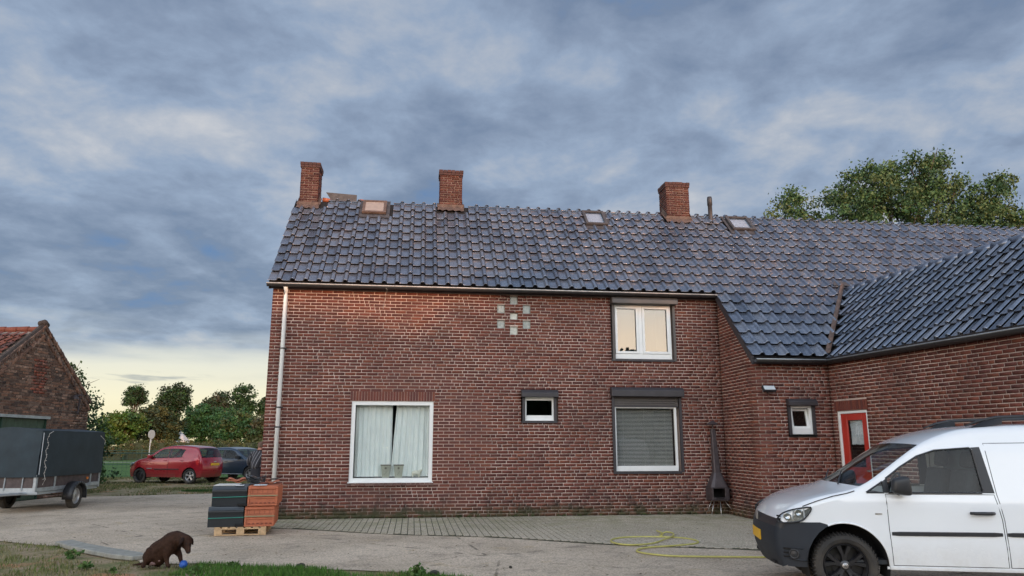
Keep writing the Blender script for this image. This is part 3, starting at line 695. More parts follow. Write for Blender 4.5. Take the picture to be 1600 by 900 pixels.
# downpipe with straps
dp = MB(); dp.tube([(.30, -.20, 4.985), (.30, -.09, 4.90), (.30, -.075, 4.80), (.30, -.075, .0)], .045, 14); dp = dp.build('downpipe', MAT['upvc'], house, smooth=True)
for z in (.82, 1.90, 2.32, 3.6): MB().lathe([(.050, 0), (.050, .03)], 14, Matrix.Translation((.30, -.075, z))).build('strap', MAT['shutter'], dp); MB().box(.22, .38, -.03, .0, z + .003, z + .026).build('strap', MAT['shutter'], dp)
# chimneys ------------------------------------------------------------
def chimney(x0, x1, yf, z0, zt, dep, lean=0.0, taper=.0, cap=True, label=None):
    W_ = x1 - x0
    core = MB(); core.box(x0 + .009, x1 - .009, yf + .009, yf + dep - .009, z0 - .4, zt - .02)
    for (a, b, c, d) in (): pass
    core = core.build('chimney', MAT['chimmortar'], house)
    if label: core['label'] = label
    for (p, q_) in (((x0, yf), (x1, yf)), ((x1, yf), (x1, yf + dep)), ((x1, yf + dep), (x0, yf + dep)), ((x0, yf + dep), (x0, yf))):
        L_ = math.hypot(q_[0] - p[0], q_[1] - p[1])
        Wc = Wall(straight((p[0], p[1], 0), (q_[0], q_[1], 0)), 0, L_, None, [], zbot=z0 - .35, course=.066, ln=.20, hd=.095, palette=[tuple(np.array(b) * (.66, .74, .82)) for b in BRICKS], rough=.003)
        Wc.emit(Wc.lay(zt - .14), 'brick_field', MAT['brick'], core)
    # projecting, mossy head
    t = MB()
    for lv, (o_, za, zb) in enumerate(((.022, zt - .14, zt - .075), (.030, zt - .07, zt))):
        x = x0 - o_
        n_ = int(round((W_ + 2 * o_) / .11))
        for i in range(n_):
            wdt = (W_ + 2 * o_) / n_
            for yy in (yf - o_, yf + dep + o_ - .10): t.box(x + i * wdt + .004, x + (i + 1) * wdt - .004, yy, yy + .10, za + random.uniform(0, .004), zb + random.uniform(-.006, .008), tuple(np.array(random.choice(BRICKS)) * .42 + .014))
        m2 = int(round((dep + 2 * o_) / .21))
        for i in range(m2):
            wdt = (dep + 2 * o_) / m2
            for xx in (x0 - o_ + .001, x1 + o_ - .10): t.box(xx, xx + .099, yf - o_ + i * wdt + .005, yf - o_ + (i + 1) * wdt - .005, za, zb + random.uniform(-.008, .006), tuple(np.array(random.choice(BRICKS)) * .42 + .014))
    t.build('chimney_head', MAT['brick'], core)
    MB().box(x0 + .05, x1 - .05, yf + .05, yf + dep - .05, zt - .10, zt - .03).build('flue', MAT['dark'], core)
    # flashing apron lying over the tiles
    f = MB(); z_ = lambda y: y + 5.27 + .085
    rows = []
    nx = 12
    for j, yy in enumerate((yf - .14, yf - .07, yf - .004)):
        rows.append([(x0 - .05 + (W_ + .10) * i / nx, yy + random.uniform(-.015, .015) * (j == 0), z_(yy) - .02 + .02 * math.sin(i * 2.1) * (j < 2)) for i in range(nx + 1)])
    rows.append([(x0 - .02 + (W_ + .04) * i / nx, yf - .012, z_(yf) + .05) for i in range(nx + 1)])
    vs = [p for r_ in rows for p in r_]; f.add(vs, [(r_ * (nx + 1) + i, r_ * (nx + 1) + i + 1, (r_ + 1) * (nx + 1) + i + 1, (r_ + 1) * (nx + 1) + i) for r_ in range(3) for i in range(nx)])
    for sx_, ex_ in ((x0 - .012, x0 - .07), (x1 + .012, x1 + .07)):
        f.add([(sx_, yf - .01, z_(yf) + .12), (sx_, 2.86, z_(2.78) + .12), (sx_, 2.86, z_(2.7)), (sx_, yf - .01, z_(yf) - .03)], [(0, 1, 2, 3)]); f.add([(sx_, yf - .02, z_(yf) - .02), (sx_, 2.76, z_(2.72) - .02), (ex_, 2.76, z_(2.72) - .03), (ex_, yf - .02, z_(yf) - .03)], [(0, 1, 2, 3)])
    f.build('flashing', MAT['leadpink'], core)
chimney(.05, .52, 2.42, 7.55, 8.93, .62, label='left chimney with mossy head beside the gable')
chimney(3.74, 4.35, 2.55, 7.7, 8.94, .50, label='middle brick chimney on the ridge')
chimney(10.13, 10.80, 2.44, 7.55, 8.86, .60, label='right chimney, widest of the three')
# skylights
for i, (a, b, c, d) in enumerate(skl):
    f = main_f.copy(); f.translation = Vector((a, c, zmain(0, c) + .055)); wd, ht = b - a, (d - c) / c45
    s = MB()
    for q_ in ((0, wd, 0, .07, 0, .07), (0, wd, ht - .07, ht, 0, .07), (0, .07, .07, ht - .07, 0, .07), (wd - .07, wd, .07, ht - .07, 0, .07)): s.box(*q_, M=f)
    s = s.build('skylight', MAT['lead'] if i else MAT['leadpink'], house, bevel=.006)
    MB().box(.07, wd - .07, .07, ht - .07, .035, .045, M=f).build('pane', MAT['skyglass'] if i else material('skylight_blind', (.34, .27, .23), .5, var=.1), s)
    MB().box(.07, wd - .07, .07, ht - .07, -.02, -.01, M=f).build('skylight_blind', material('skylight_liner', (.72, .74, .76), .6), s)
    fl = MB()
    for q_ in ((-.09, wd + .09, -.16, -.004, -.02, -.006), (-.09, -.004, -.004, ht + .05, -.02, -.004), (wd + .004, wd + .09, -.004, ht + .05, -.02, -.004), (-.09, wd + .09, ht + .051, ht + .10, -.02, -.004)): fl.box(*q_, M=f)
    fl.build('flashing', MAT['lead'], s)
# vent pipe
vp = MB(); vp.lathe([(.075, 7.45), (.062, 7.80), (.060, 8.20), (.072, 8.21), (.070, 8.40), (.062, 8.46), (0, 8.47)], 16, Matrix.Translation((11.40, 2.42, 0))); vp = vp.build('vent_pipe', MAT['shutter'], house, smooth=True)
MB().box(11.25, 11.55, 2.22, 2.46, 7.60, 7.62, M=None).build('flashing', MAT['lead'], vp)
# loose sheet and blocks lying on the ridge
sh = MB(); sh.add([(.68, 2.80, 8.24), (1.50, 2.80, 8.20), (1.50, 2.80, 8.02), (.86, 2.80, 7.98), (.68, 2.84, 8.24), (1.50, 2.84, 8.20), (1.50, 2.84, 8.02), (.86, 2.84, 7.98)], [(0, 3, 2, 1), (4, 5, 6, 7), (0, 1, 5, 4), (1, 2, 6, 5), (2, 3, 7, 6), (3, 0, 4, 7)])
sh = sh.build('metal_sheet', MAT['lead']); sh.matrix_world = HM; tag(sh, 'grey metal sheet standing on the ridge beside the left chimney', 'sheet')
for i, (x, wdt, lb) in enumerate(((1.56, .26, 'orange ridge piece lying right of the metal sheet'), (.60, .20, 'orange ridge piece lying between left chimney and metal sheet'))):
    b = MB(); b.tube([(x, 2.80, 8.02), (x + wdt, 2.80, 8.0)], [.07, .06], 8); o = b.build('ridge_block', MAT['terra'], smooth=True); o.matrix_world = HM; tag(o, lb, 'ridge piece')
# dangling wire under the gutter
tag(MB().tube([HM @ Vector(p) for p in ((2.50, -.26, 4.99), (2.53, -.27, 4.95), (2.48, -.05, 4.80), (2.44, -.02, 4.55))], .003, 5).build('wire', MAT['rope']), 'thin pale wire dangling from the gutter above the wall', 'wire')
# low lean wall behind the left corner
lwl = empty('garden_wall', 'low weathered brick wall behind the left corner of the farmhouse', 'wall', HM @ Vector((-.30, 3.6, 0)), HANG)
mb = MB(); mb.add([(.29, 0, 0), (-.02, 0, 0), (-.02, 0, 1.95), (.12, 0, 2.12), (.29, 0, 2.12)], [(0, 1, 2, 3, 4)]); mb.box(-.02, .29, .005, .24, 0, 1.93); mb.build('wall_core', MAT['brick'], lwl)
Wl = Wall(straight((-.02, -.012, 0), (.29, -.012, 0)), 0, .31, None, [], palette=[(.30, .16, .13), (.26, .13, .11), (.34, .20, .17)])
for b in Wl.lay(2.05):
    mb = MB(); mb.box(b[0] - .02, b[0] - .02 + b[1], -.014, 0, b[2], b[2] + b[3], random.choice(Wl.pal)); mb.build('brick', MAT['claybrick'], lwl)

# ------------------------------------------------------------------ ground, yard, pavers
def ground_material(name, kind):
    m = bpy.data.materials.new(name); m.use_nodes = True; t = NT(m.node_tree); bs = m.node_tree.nodes['Principled BSDF']
    pos = t.n('ShaderNodeNewGeometry').outputs['Position']
    a = t.noise(pos, .35, 5, .6, .4); b = t.noise(pos, 2.2, 6, .65, .3); f = t.noise(pos, 38, 4, .7); g = t.noise(pos, 140, 2, .6)
    if kind == 'yard':
        c = t.ramp(a, [(.32, (.42, .335, .245)), (.5, (.55, .445, .335)), (.66, (.645, .525, .40))])
        c = t.mix(t.maprange(b, .5, .68, 0, .5), c, (.27, .22, .175))
        c = t.mix(t.maprange(t.noise(pos, 7, 5, .7), .56, .66, 0, .35), c, (.20, .165, .13))
        c = t.mix(t.maprange(t.noise(pos, 1.3, 5, .6, .6), .60, .68, 0, .4), c, (.50, .37, .22))
        sp = t.maprange(f, .36, .64, .66, 1.34, False); sp = t.math('MULTIPLY', sp, t.maprange(g, .3, .7, .85, 1.15, False)); c = t.vmath('SCALE', c, sp)
        crack = t.n('ShaderNodeTexVoronoi', feature='DISTANCE_TO_EDGE'); t.put(crack.inputs['Vector'], t.vmath('ADD', pos, t.vmath('SCALE', t.n('ShaderNodeTexNoise').outputs['Color'], .0))); crack.inputs['Scale'].default_value = .28
        cr = t.math('MULTIPLY', t.maprange(crack.outputs['Distance'], .002, .006, 1, 0), t.maprange(b, .46, .58, 0, .6)); c = t.mix(cr, c, (.05, .045, .035))
    elif kind == 'paver':
        c = t.ramp(a, [(.3, (.42, .365, .285)), (.7, (.54, .465, .365))])
        sx_ = t.n('ShaderNodeSeparateXYZ'); t.put(sx_.inputs[0], t.n('ShaderNodeTexCoord').outputs['Object'])
        dw = t.n('ShaderNodeVectorMath', operation='DOT_PRODUCT'); t.put(dw.inputs[0], t.vmath('SUBTRACT', pos, (-5.346, 16.12, 0))); dw.inputs[1].default_value = (-.1317, .9913, 0); nearw = t.maprange(dw.outputs['Value'], -4.2, -.2, .12, 1)
        c = t.mix(t.math('MULTIPLY', nearw, t.maprange(b, .38, .62, .1, .62)), c, (.25, .25, .13)); c = t.vmath('SCALE', c, t.maprange(f, .36, .64, .6, 1.45, False))
        r_ = t.n('ShaderNodeObjectInfo').outputs['Random']; c = t.vmath('SCALE', c, t.maprange(r_, 0, 1, .9, 1.1, False))
    elif kind == 'lawn':
        c = t.ramp(a, [(.3, (.060, .125, .030)), (.7, (.085, .165, .040))]); c = t.vmath('SCALE', c, t.maprange(f, .3, .7, .6, 1.4, False))
    else:
        c = t.ramp(b, [(.34, (.13, .15, .055)), (.46, (.23, .195, .095)), (.58, (.31, .235, .145)), (.74, (.38, .28, .19))])
        c = t.mix(t.maprange(t.noise(pos, .9, 4, .6, .5), .57, .66, 0, .8), c, (.46, .19, .09)); c = t.vmath('SCALE', c, t.maprange(f, .3, .7, .5, 1.5, False))
    t.put(bs.inputs['Base Color'], c); bs.inputs['Roughness'].default_value = .92; bs.inputs['Specular IOR Level'].default_value = .25
    bp = t.n('ShaderNodeBump'); bp.inputs['Strength'].default_value = .7; bp.inputs['Distance'].default_value = .008; t.put(bp.inputs['Height'], t.math('ADD', f, g)); t.put(bs.inputs['Normal'], bp.outputs[0])
    return m
GM = {k: ground_material('ground_' + k, k) for k in ('dirt', 'yard', 'paver', 'lawn')}
def sheet(name, poly, z, mat, kind='structure'):
    me = bpy.data.meshes.new(name); bm = bmesh.new(); f = bm.faces.new([bm.verts.new((x, y, z)) for x, y in poly]); f.normal_update()
    if f.normal.z < 0: f.normal_flip()
    bmesh.ops.triangulate(bm, faces=[f]); bm.to_mesh(me); bm.free(); me.materials.append(mat); o = bpy.data.objects.new(name, me); link(o); o['kind'] = kind; return o
def wobble(pts, step=.25, amp=.07, seed=0):
    out = []
    for i in range(len(pts) - 1):
        a, b = Vector(pts[i]), Vector(pts[i + 1]); n = max(1, int((b - a).length / step)); d = (b - a).normalized(); nn = Vector((-d.y, d.x))
        for k in range(n):
            p = a.lerp(b, k / n); s = (mnoise.noise(Vector((p.x * 1.3, p.y * 1.3, seed))) + .5 * mnoise.noise(Vector((p.x * 5, p.y * 5, seed)))) * amp; out.append(tuple(p + nn * s))
    out.append(tuple(pts[-1])); return out
sheet('ground', [(-700, -300), (700, -300), (700, 900), (-700, 900)], -.020, GM['dirt'])
near_edge = [(-40, 18), (-25, 16), (-14, 14), (-10, 13.2), (-8.42, 12.7), (-7.54, 12.31), (-6.71, 11.93), (-5.3, 10.9), (-5.0, 10.42), (-4.27, 10.37), (-3.34, 10.16), (-2.46, 9.95), (-1.6, 9.71), (-.78, 9.48), (.6, 8.9), (2.0, 8.1), (4, 6.0), (9, 3), (16, 0)]
far_edge = [(30, 24), (-5, 26), (-7.5, 25.6), (-9.6, 24.8), (-12.6, 23.4), (-16, 22.5), (-25, 21.5), (-40, 21)]
NE = wobble(near_edge, .22, .10)
sheet('yard', NE + [(30, 10)] + wobble(far_edge, .4, .22, 3), -.008, GM['yard'])
sheet('lawn', [(-200, 37.5), (-120, 37), (-16.5, 36.4), (10, 36), (60, 40), (60, 160), (-200, 160)], -.014, GM['lawn'])
sheet('path', [(-90, 63), (-40, 66.5), (-24, 68.5), (-24, 69.4), (-40, 68), (-90, 65.5)], -.009, material('path_gravel', (.42, .40, .34), .9, var=.1))
# small concrete setts along the wall; joints recessed
PW, PL = .120, .165
pav = empty('paved_strip', 'strip of small grey green concrete setts laid along the foot of the farmhouse wall', 'paving', HO, HANG)
def pav_limit(x):   # ragged front edge, in house coordinates
    return -1.75 - .42 * max(0, x - .5) ** 1.1 + .12 * math.sin(x * 1.7) if x < 10.2 else -7.0
pvs = []
x = .02; i = 0
while x < 12.6:
    y = -.012 - (PL * .5 if i % 2 else 0)
    if i % 2 and x < 10.3: pvs.append((x, -.012 - PL * .5 + PL * .25, PL * .5))
    while y - PL > pav_limit(x):
        cy = y - PL / 2
        inside = (x + PW < 10.36) or (cy < YW - .15 - max(0, 0))
        if inside and not (x > 12.0 and cy > YW - .2): pvs.append((x, cy, PL))
        y -= PL
    x += PW; i += 1
pm = MB(); pm.box(-(PW - .016) / 2, (PW - .016) / 2, -(PL - .022) / 2, (PL - .022) / 2, -.03, 0)
pmesh = pm.mesh('paver', GM['paver']); pvd = sorted(pvs, key=lambda p: (Vector((p[0], p[1], 0)) - CAML).length); near = set(pvd[:300]); rest = MB()
for p in pvs:
    hz = .004 + .003 * mnoise.noise(Vector((p[0] * 1.5, p[1] * 1.5, 0))) + random.uniform(-.0015, .0015)
    if p in near:
        o = bpy.data.objects.new('paver', pmesh); link(o, pav); o.location = (p[0] + PW / 2, p[1], hz); o.rotation_euler = (random.uniform(-.006, .006), random.uniform(-.008, .008), random.uniform(-.01, .01))
    else: rest.box(p[0] + .008, p[0] + PW - .008, p[1] - p[2] / 2 + .011, p[1] + p[2] / 2 - .011, -.03, hz)
r_ = rest.build('paver_field', GM['paver'], pav); r_['kind'] = 'stuff'
mb = MB(); lim = [(.02 + .3 * i, pav_limit(.02 + .3 * i) + .02) for i in range(35)]
mb.add([(a, b, -.0035) for a, b in lim] + [(a, 0 if a < 10.3 else YW, -.0035) for a, b in lim], [(i, i + 1, 35 + i + 1, 35 + i) for i in range(34)]); mb.build('joint_bed', material('joint_soil', (.06, .06, .032), .95, var=.4, vscale=12), pav)
# cracks in the yard: narrow dark gaps with a raised rim
def crack(name, pts, wdt=.012, mat=None):
    P_ = wobble(pts, .05, .035, 9); mb = MB(); n = len(P_)
    L_ = []; Rr = []
    for i, p in enumerate(P_):
        a = Vector(P_[max(0, i - 1)]); b = Vector(P_[min(n - 1, i + 1)]); d = (b - a).normalized(); nn = Vector((-d.y, d.x)); wv = wdt * (.25 + abs(mnoise.noise(Vector((p[0] * 7, p[1] * 7, 0)))) * 1.6) * min(1, .3 + 4 * min(i, n - 1 - i) / n)
        L_.append((p[0] + nn.x * wv, p[1] + nn.y * wv, -.0035)); Rr.append((p[0] - nn.x * wv, p[1] - nn.y * wv, -.0035))
    mb.add(L_ + Rr, [(i, i + 1, n + i + 1, n + i) for i in range(n - 1)]); return mb
cm = material('crack_dirt', (.045, .042, .032), .95, var=.4, vscale=20); yk = MB()
for pts, wd in (([(-6.3, 13.0), (-5.0, 12.2)], .006), ([(-12, 17.4), (-8.0, 16.9), (-5.6, 16.6)], .009), ([(-11, 20), (-8, 19.2), (-6, 18.9)], .008), ([(-2.35, 10.35), (-1.45, 11.30), (-.95, 11.45)], .007), ([(-1.25, 10.35), (-.75, 11.0)], .008), ([(-1.9, 11.3), (-.95, 11.2)], .004), ([(.75, 13.4), (2.1, 12.7), (3.2, 12.0), (4.2, 12.3)], .006), ([(-9.5, 14.2), (-8.2, 14.0), (-6.9, 13.9)], .006), ([(-4.6, 11.2), (-3.8, 12.2), (-2.6, 12.9)], .005), ([(.2, 13.6), (-.8, 12.5), (-.95, 11.9)], .003)):
    c = crack('crack', pts, wd); b0 = len(yk.v); yk.v += c.v; yk.t += c.t; yk.f += [tuple(b0 + i for i in f) for f in c.f]
tag(yk.build('yard_cracks', cm), kind='structure')

# ------------------------------------------------------------------ foliage and grass
def leaf_mesh(name, blobs, n, size, cols, clump=.35, seed=0, squash=.8, per=36, bias=.42, mat=None):
    rg = np.random.RandomState(seed); B = np.array([b[:6] for b in blobs], float); wgt = np.array([(b[3] * b[4] * b[5]) ** .62 * (b[6] if len(b) > 6 else 1) for b in blobs]); wgt /= wgt.sum()
    K = max(8, n // per); bi = rg.choice(len(blobs), K, p=wgt); d = rg.normal(size=(K, 3)); d /= np.linalg.norm(d, axis=1)[:, None]; r = rg.rand(K) ** bias
    C = B[bi, :3] + d * r[:, None] * B[bi, 3:6]; cs = clump * rg.uniform(.6, 1.4, K)
    ci = rg.randint(0, K, n); Pp = C[ci] + rg.normal(size=(n, 3)) * cs[ci][:, None] * np.array([1, 1, squash]) * .5
    u = rg.normal(size=(n, 3)); u /= np.linalg.norm(u, axis=1)[:, None]; v = rg.normal(size=(n, 3)); v -= (v * u).sum(1)[:, None] * u; v /= np.linalg.norm(v, axis=1)[:, None]
    s = size * rg.uniform(.6, 1.3, n)[:, None]; u = u * s * .5; v = v * s * .36
    V = np.stack([Pp - u, Pp - v * 1.0 - u * .1, Pp + u, Pp + v - u * .1], 1).reshape(-1, 3); F = np.arange(4 * n).reshape(n, 4)
    cc = np.array(cols); base = cc[rg.randint(0, len(cc), K)][ci] * rg.uniform(.75, 1.25, n)[:, None]
    return np_mesh(name, V, F, np.repeat(base, 4, 0), mat=mat or MAT['leaf'])
def trunk_mb(h, r, limbs, seed=0):
    rg = random.Random(seed); mb = MB(); pts = [(0, 0, -.05)]; n = 6
    for i in range(1, n + 1): pts.append((rg.uniform(-.03, .03) * h * .3, rg.uniform(-.03, .03) * h * .3, h * i / n))
    mb.tube(pts, [r * (1.25 if i == 0 else 1 - .55 * i / n) for i in range(n + 1)], 9)
    for (x, y, z, z0) in limbs:
        a = Vector((0, 0, z0)); b = Vector((x, y, z)); m_ = a.lerp(b, .5) + Vector((0, 0, .08 * (b - a).length)); mb.tube([a, a.lerp(m_, .5), m_, m_.lerp(b, .5), b], [r * .5, r * .42, r * .3, r * .2, r * .08], 6)
        for q in range(3):
            t = rg.uniform(.4, .9); s = a.lerp(b, t); e = s + Vector((rg.uniform(-1, 1), rg.uniform(-1, 1), rg.uniform(.1, 1))) * (b - a).length * .3; mb.tube([s, s.lerp(e, .5) + Vector((0, 0, .03)), e], [r * .15, r * .1, r * .03], 5)
    return mb
def tree(name, label, loc, blobs, n, size, cols, h, r, clump=.5, seed=0, group=None, limbs=None, cat='tree', per=36, bias=.42):
    t = empty(name, label, cat, loc, 0, group)
    o = bpy.data.objects.new('crown', leaf_mesh('crown', blobs, n, size, cols, clump, seed, per=per, bias=bias)); link(o, t)
    if limbs is None: limbs = [(b[0] * .8, b[1] * .8, b[2], h * .5) for b in blobs[:9]]
    trunk_mb(h, r, limbs, seed).build('trunk', MAT['bark'], t, smooth=True); return t
G1 = [(.030, .068, .022), (.024, .055, .020), (.040, .085, .026), (.020, .044, .018)]
G2 = [(.055, .115, .020), (.075, .13, .022), (.040, .085, .022), (.095, .13, .028)]
G3 = [(.065, .078, .028), (.045, .066, .026), (.030, .052, .024), (.024, .042, .022), (.082, .086, .030)]
G4 = [(.026, .080, .028), (.033, .098, .031), (.022, .063, .026), (.042, .108, .035)]
G5 = [(.026, .045, .024), (.022, .040, .022), (.036, .046, .026)]
def X(u, Y, v=690): # helper used once to place far trees on their bearings
    return (u - 800) / (1124.9 + (v - 450) * .2079) * Y
tg = 'trees beyond the lawn'
def ball(rx, rz, zc, k=7, seed=0, ry=None, jit=.45):
    rg = random.Random(seed); out = [(0, 0, zc, rx * .72, (ry or rx) * .72, rz * .78)]
    for i in range(k):
        a = i * 6.283 / k + rg.uniform(-.3, .3); e = rg.uniform(-.5, .9); out.append((math.cos(a) * rx * .55 * math.cos(e), math.sin(a) * (ry or rx) * .55, zc + math.sin(e) * rz * .55, rx * jit * rg.uniform(.8, 1.2), (ry or rx) * jit, rz * jit * rg.uniform(.8, 1.2)))
    return out
# feathery tree right behind the barn
tree('birch_tree', 'feathery dark green tree with loose drooping branches just behind the old barn', (-18.35, 30.5, -.55), [(0, 0, 3.6, .9, .9, 1.3), (.3, 0, 2.2, 1.5, 1.3, 1.4), (.55, 0, 4.5, .35, .4, .55), (1.05, 0, 3.6, .5, .4, .35), (1.3, 0, 2.9, .6, .5, .35), (0.2, 0, 5.0, .25, .25, .35), (1.5, 0, 1.8, .7, .6, .6), (1.0, 0, 1.0, 1.3, 1, .8)], 7000, .12, G1, 4.6, .13, .30, 11)
tree('shrub_tree', 'yellow green bushy tree left of the round golden tree', (X(186, 80), 80, 0), ball(2.9, 2.6, 3.0, 9, 2), 9000, .30, G2, 3.0, .16, .5, 12)
tree('lollipop_tree', 'dark tree with a round crown on a bare thin trunk, highest on the left', (X(204, 130), 130, 0), ball(2.15, 2.1, 9.7, 8, 3, jit=.5), 6500, .30, G5 + G1, 9.0, .22, .5, 13)
tree('round_tree', 'large dome shaped tree with golden brown leaf tips', (X(243, 86), 86, 0), ball(2.75, 3.0, 3.6, 11, 4, jit=.5), 13000, .28, G3, 3.6, .2, .35, 14, per=30, bias=.25)
tree('tall_tree', 'tall dark tree rising behind the golden dome tree', (X(266, 112), 112, 0), ball(2.7, 3.6, 7.4, 10, 5), 10000, .34, G5 + G1, 7, .25, .6, 15)
tree('dense_tree', 'dark green dense tree right of the dome tree, left one of a close pair', (X(318, 94), 94, 0), ball(3.1, 3.2, 3.7, 12, 6), 13000, .34, G4, 4, .2, .5, 16)
tree('dense_tree', 'dense green tree close to the farmhouse corner, right one of a close pair', (X(368, 92), 92, 0), ball(3.6, 3.1, 3.4, 12, 7), 14000, .34, G4 + [(.06, .085, .03)], 4, .2, .5, 17)
tree('russet_tree', 'small russet crowned tree showing above the dense green trees', (X(331, 112), 112, 0), ball(2.4, 2.3, 7.0, 7, 8), 5000, .34, [(.055, .052, .028), (.040, .050, .026), (.030, .054, .025)], 6.5, .2, .5, 18)
tree('airy_tree', 'open crowned green tree high behind the dense trees near the house', (X(362, 118), 118, 0), [(-1.9, 0, 8.8, 1.3, 1.2, 1.3), (1.2, 0, 9.2, 2.0, 1.6, 1.9), (.5, 0, 6.8, 2.6, 2, 2), (2.4, 0, 7.2, 1.2, 1.2, 1.3)], 6500, .34, G1, 8, .2, .55, 19)
tree('edge_tree', 'reddish green shrub tree at the very edge of the farmhouse wall', (X(413, 90), 90, 0), ball(2.0, 2.6, 3.2, 8, 9), 5000, .32, [(.045, .066, .026), (.030, .065, .025), (.060, .058, .030)], 4, .15, .5, 20)
tree('far_tree', 'dark distant tree peeping out beside the farmhouse gable', (X(417, 120), 120, 0), ball(2.0, 2.6, 7.4, 7, 10), 3500, .34, G1, 6, .2, .5, 21)
# big oak behind the roof
oakb = [(0, 0, 15.2, 3.6, 3, 3.2), (-2.6, 0, 15.4, 2.3, 2.4, 2.3), (-4.3, -.5, 14.0, 1.7, 2, 1.6), (2.8, 0, 14.9, 2.3, 2.4, 2.3), (1.3, .5, 17.4, 1.7, 1.8, 1.6), (-1.6, .5, 17.2, 1.5, 1.7, 1.4), (5.0, 0, 15.6, 1.3, 1.6, 1.5), (6.2, .2, 14.1, 1.3, 1.5, 1.4), (-7.0, 0, 15.4, .9, 1.1, 1.3), (-7.9, 0, 13.9, 1.5, 1.4, .9), (-5.8, 0, 14.2, 1.4, 1.3, .8), (.2, 0, 12.0, 5.5, 4, 2.4), (5.8, 0, 16.7, .7, .8, .8), (3.0, 0, 17.0, .9, .9, .9), (2.2, .3, 18.3, .5, .6, .5), (-3.2, .2, 17.0, .7, .8, .8), (-6.8, 0, 16.3, .45, .5, .5), (7.2, 0, 15.0, .5, .6, .8), (-4.2, 0, 15.4, 1.5, 1.4, 1.2), (4.4, 0, 14.2, 2.0, 2, 1.5)]
tree('oak_tree', 'large spreading green oak rising behind the right end of the roof', (23.6, 42, 0), oakb, 56000, .17, [(.058, .115, .040), (.045, .092, .036), (.078, .135, .045), (.038, .075, .033), (.10, .135, .048)], 12.5, .42, .48, 22, limbs=[(-6.5, 0, 15.6, 6), (-4, 0, 15, 7), (-1.5, .3, 17, 9), (1.2, .3, 18, 9), (3, 0, 16.5, 8), (5.4, 0, 16, 7), (6.5, 0, 14.3, 6), (0, 0, 16, 10)], per=70, bias=.5)
# unseen tree belt added behind the camera to shade the facade; the windows mirror it
for i in range(24):
    xx = -34 + i * 4.1 + random.uniform(-.8, .8); hh = (11.3 if 18.5 < xx < 25.5 else 11.8 if 18 < xx < 29 else 12.3) + random.uniform(-.25, .25)
    tree('shading_tree', 'tall leafy tree added unseen behind the viewer to shade the facade', (xx, -46 + 2.2 * (i % 2), 0), [(0, 0, hh * k, 3.4 - .5 * (k > .7), 2.0, hh * .2) for k in (.14, .32, .52, .70, .84)], 5200, .85, G1, hh * .6, .25, .9, 60 + i, 'added shading trees behind the viewer', bias=.5)
for i in range(14):  # unseen shrubs added to stop sun passing between the belt trees
    xx = 12 + i * 2.6; tree('shading_shrub', 'broad leafy shrub tree added unseen behind the viewer to close sun gaps', (xx, -50, 0), [(0, 0, z_, 2.4, 1.2, 1.6) for z_ in (1.4, 3.4, 5.4, 7.2)], 3600, .8, G1, 5, .2, .8, 160 + i, 'added shrubs filling the shading tree row', bias=.6)
# hedges
def hedge(label, x0, x1, y, h, d, n, cols, seed):
    t = empty('hedge', label, 'hedge', ((x0 + x1) / 2, y, 0), 0); L_ = x1 - x0; k = max(2, int(L_ / 1.0)); bl = [(-L_ / 2 + L_ * (i + .5) / k, 0, h * .52, .8, d, h * .50) for i in range(k)]
    o = bpy.data.objects.new('hedge_leaves', leaf_mesh('hedge_leaves', bl, n, .17, cols, .22, seed, per=14, bias=.2)); link(o, t); MB().box(-L_ / 2, L_ / 2, -d * .5, d * .5, 0, h * .86).build('hedge_core', material('hedge_core', (.03, .04, .018), .9, var=.3), t); return t
HC = [(.085, .095, .032), (.065, .085, .028), (.10, .080, .034), (.055, .078, .026)]
hedge('long trimmed hedge with reddish tips running behind the parked cars', X(197, 78), X(425, 78), 78, 2.0, .5, 9000, HC, 31)
hedge('lower trimmed hedge on the left beyond the green fence', X(90, 74), X(200, 76), 75, 1.42, .5, 5000, HC, 32)
# grass tufts
def in_poly(px, py, poly):
    c = np.zeros(len(px), bool); j = len(poly) - 1
    for i in range(len(poly)):
        xi, yi = poly[i]; xj, yj = poly[j]; cond = ((yi > py) != (yj > py)) & (px < (xj - xi) * (py - yi) / (yj - yi + 1e-12) + xi); c ^= cond; j = i
    return c
def grass(name, n, box, hgt, seed, keep, cols, patch=1.0, thr=.0, wid=.006):
    rg = np.random.RandomState(seed); x = rg.uniform(box[0], box[1], n * 3); y = rg.uniform(box[2], box[3], n * 3); m = keep(x, y)
    nz = np.array([mnoise.noise(Vector((a * patch, b * patch, seed))) for a, b in zip(x, y)]); m &= nz + rg.uniform(-.25, .25, len(x)) > thr; x, y, nz = x[m][:n], y[m][:n], nz[m][:n]; k = len(x)
    h = hgt * rg.uniform(.35, 1.25, k) * (1 + .8 * nz); a = rg.uniform(0, 6.283, k); lean = rg.uniform(.1, .8, k) * h; wd = wid * rg.uniform(.6, 1.5, k); ca, sa = np.cos(a), np.sin(a); b = rg.uniform(0, 6.283, k)
    z0 = np.full(k, -.022); p0 = np.stack([x - ca * wd, y - sa * wd, z0], 1); p1 = np.stack([x + ca * wd, y + sa * wd, z0], 1); p2 = np.stack([x + np.cos(b) * lean, y + np.sin(b) * lean, h], 1)
    cc = np.array(cols)[rg.randint(0, len(cols), k)] * rg.uniform(.7, 1.3, k)[:, None]
    o = bpy.data.objects.new(name, np_mesh(name, np.stack([p0, p1, p2], 1).reshape(-1, 3), np.arange(3 * k).reshape(k, 3), np.repeat(cc, 3, 0), mat=MAT['grassm'])); link(o); o['kind'] = 'stuff'; return o
GC = [(.11, .15, .040), (.14, .17, .05), (.085, .125, .035), (.19, .19, .07)]; GD = [(.22, .19, .095), (.16, .155, .065), (.12, .13, .045), (.27, .22, .12)]
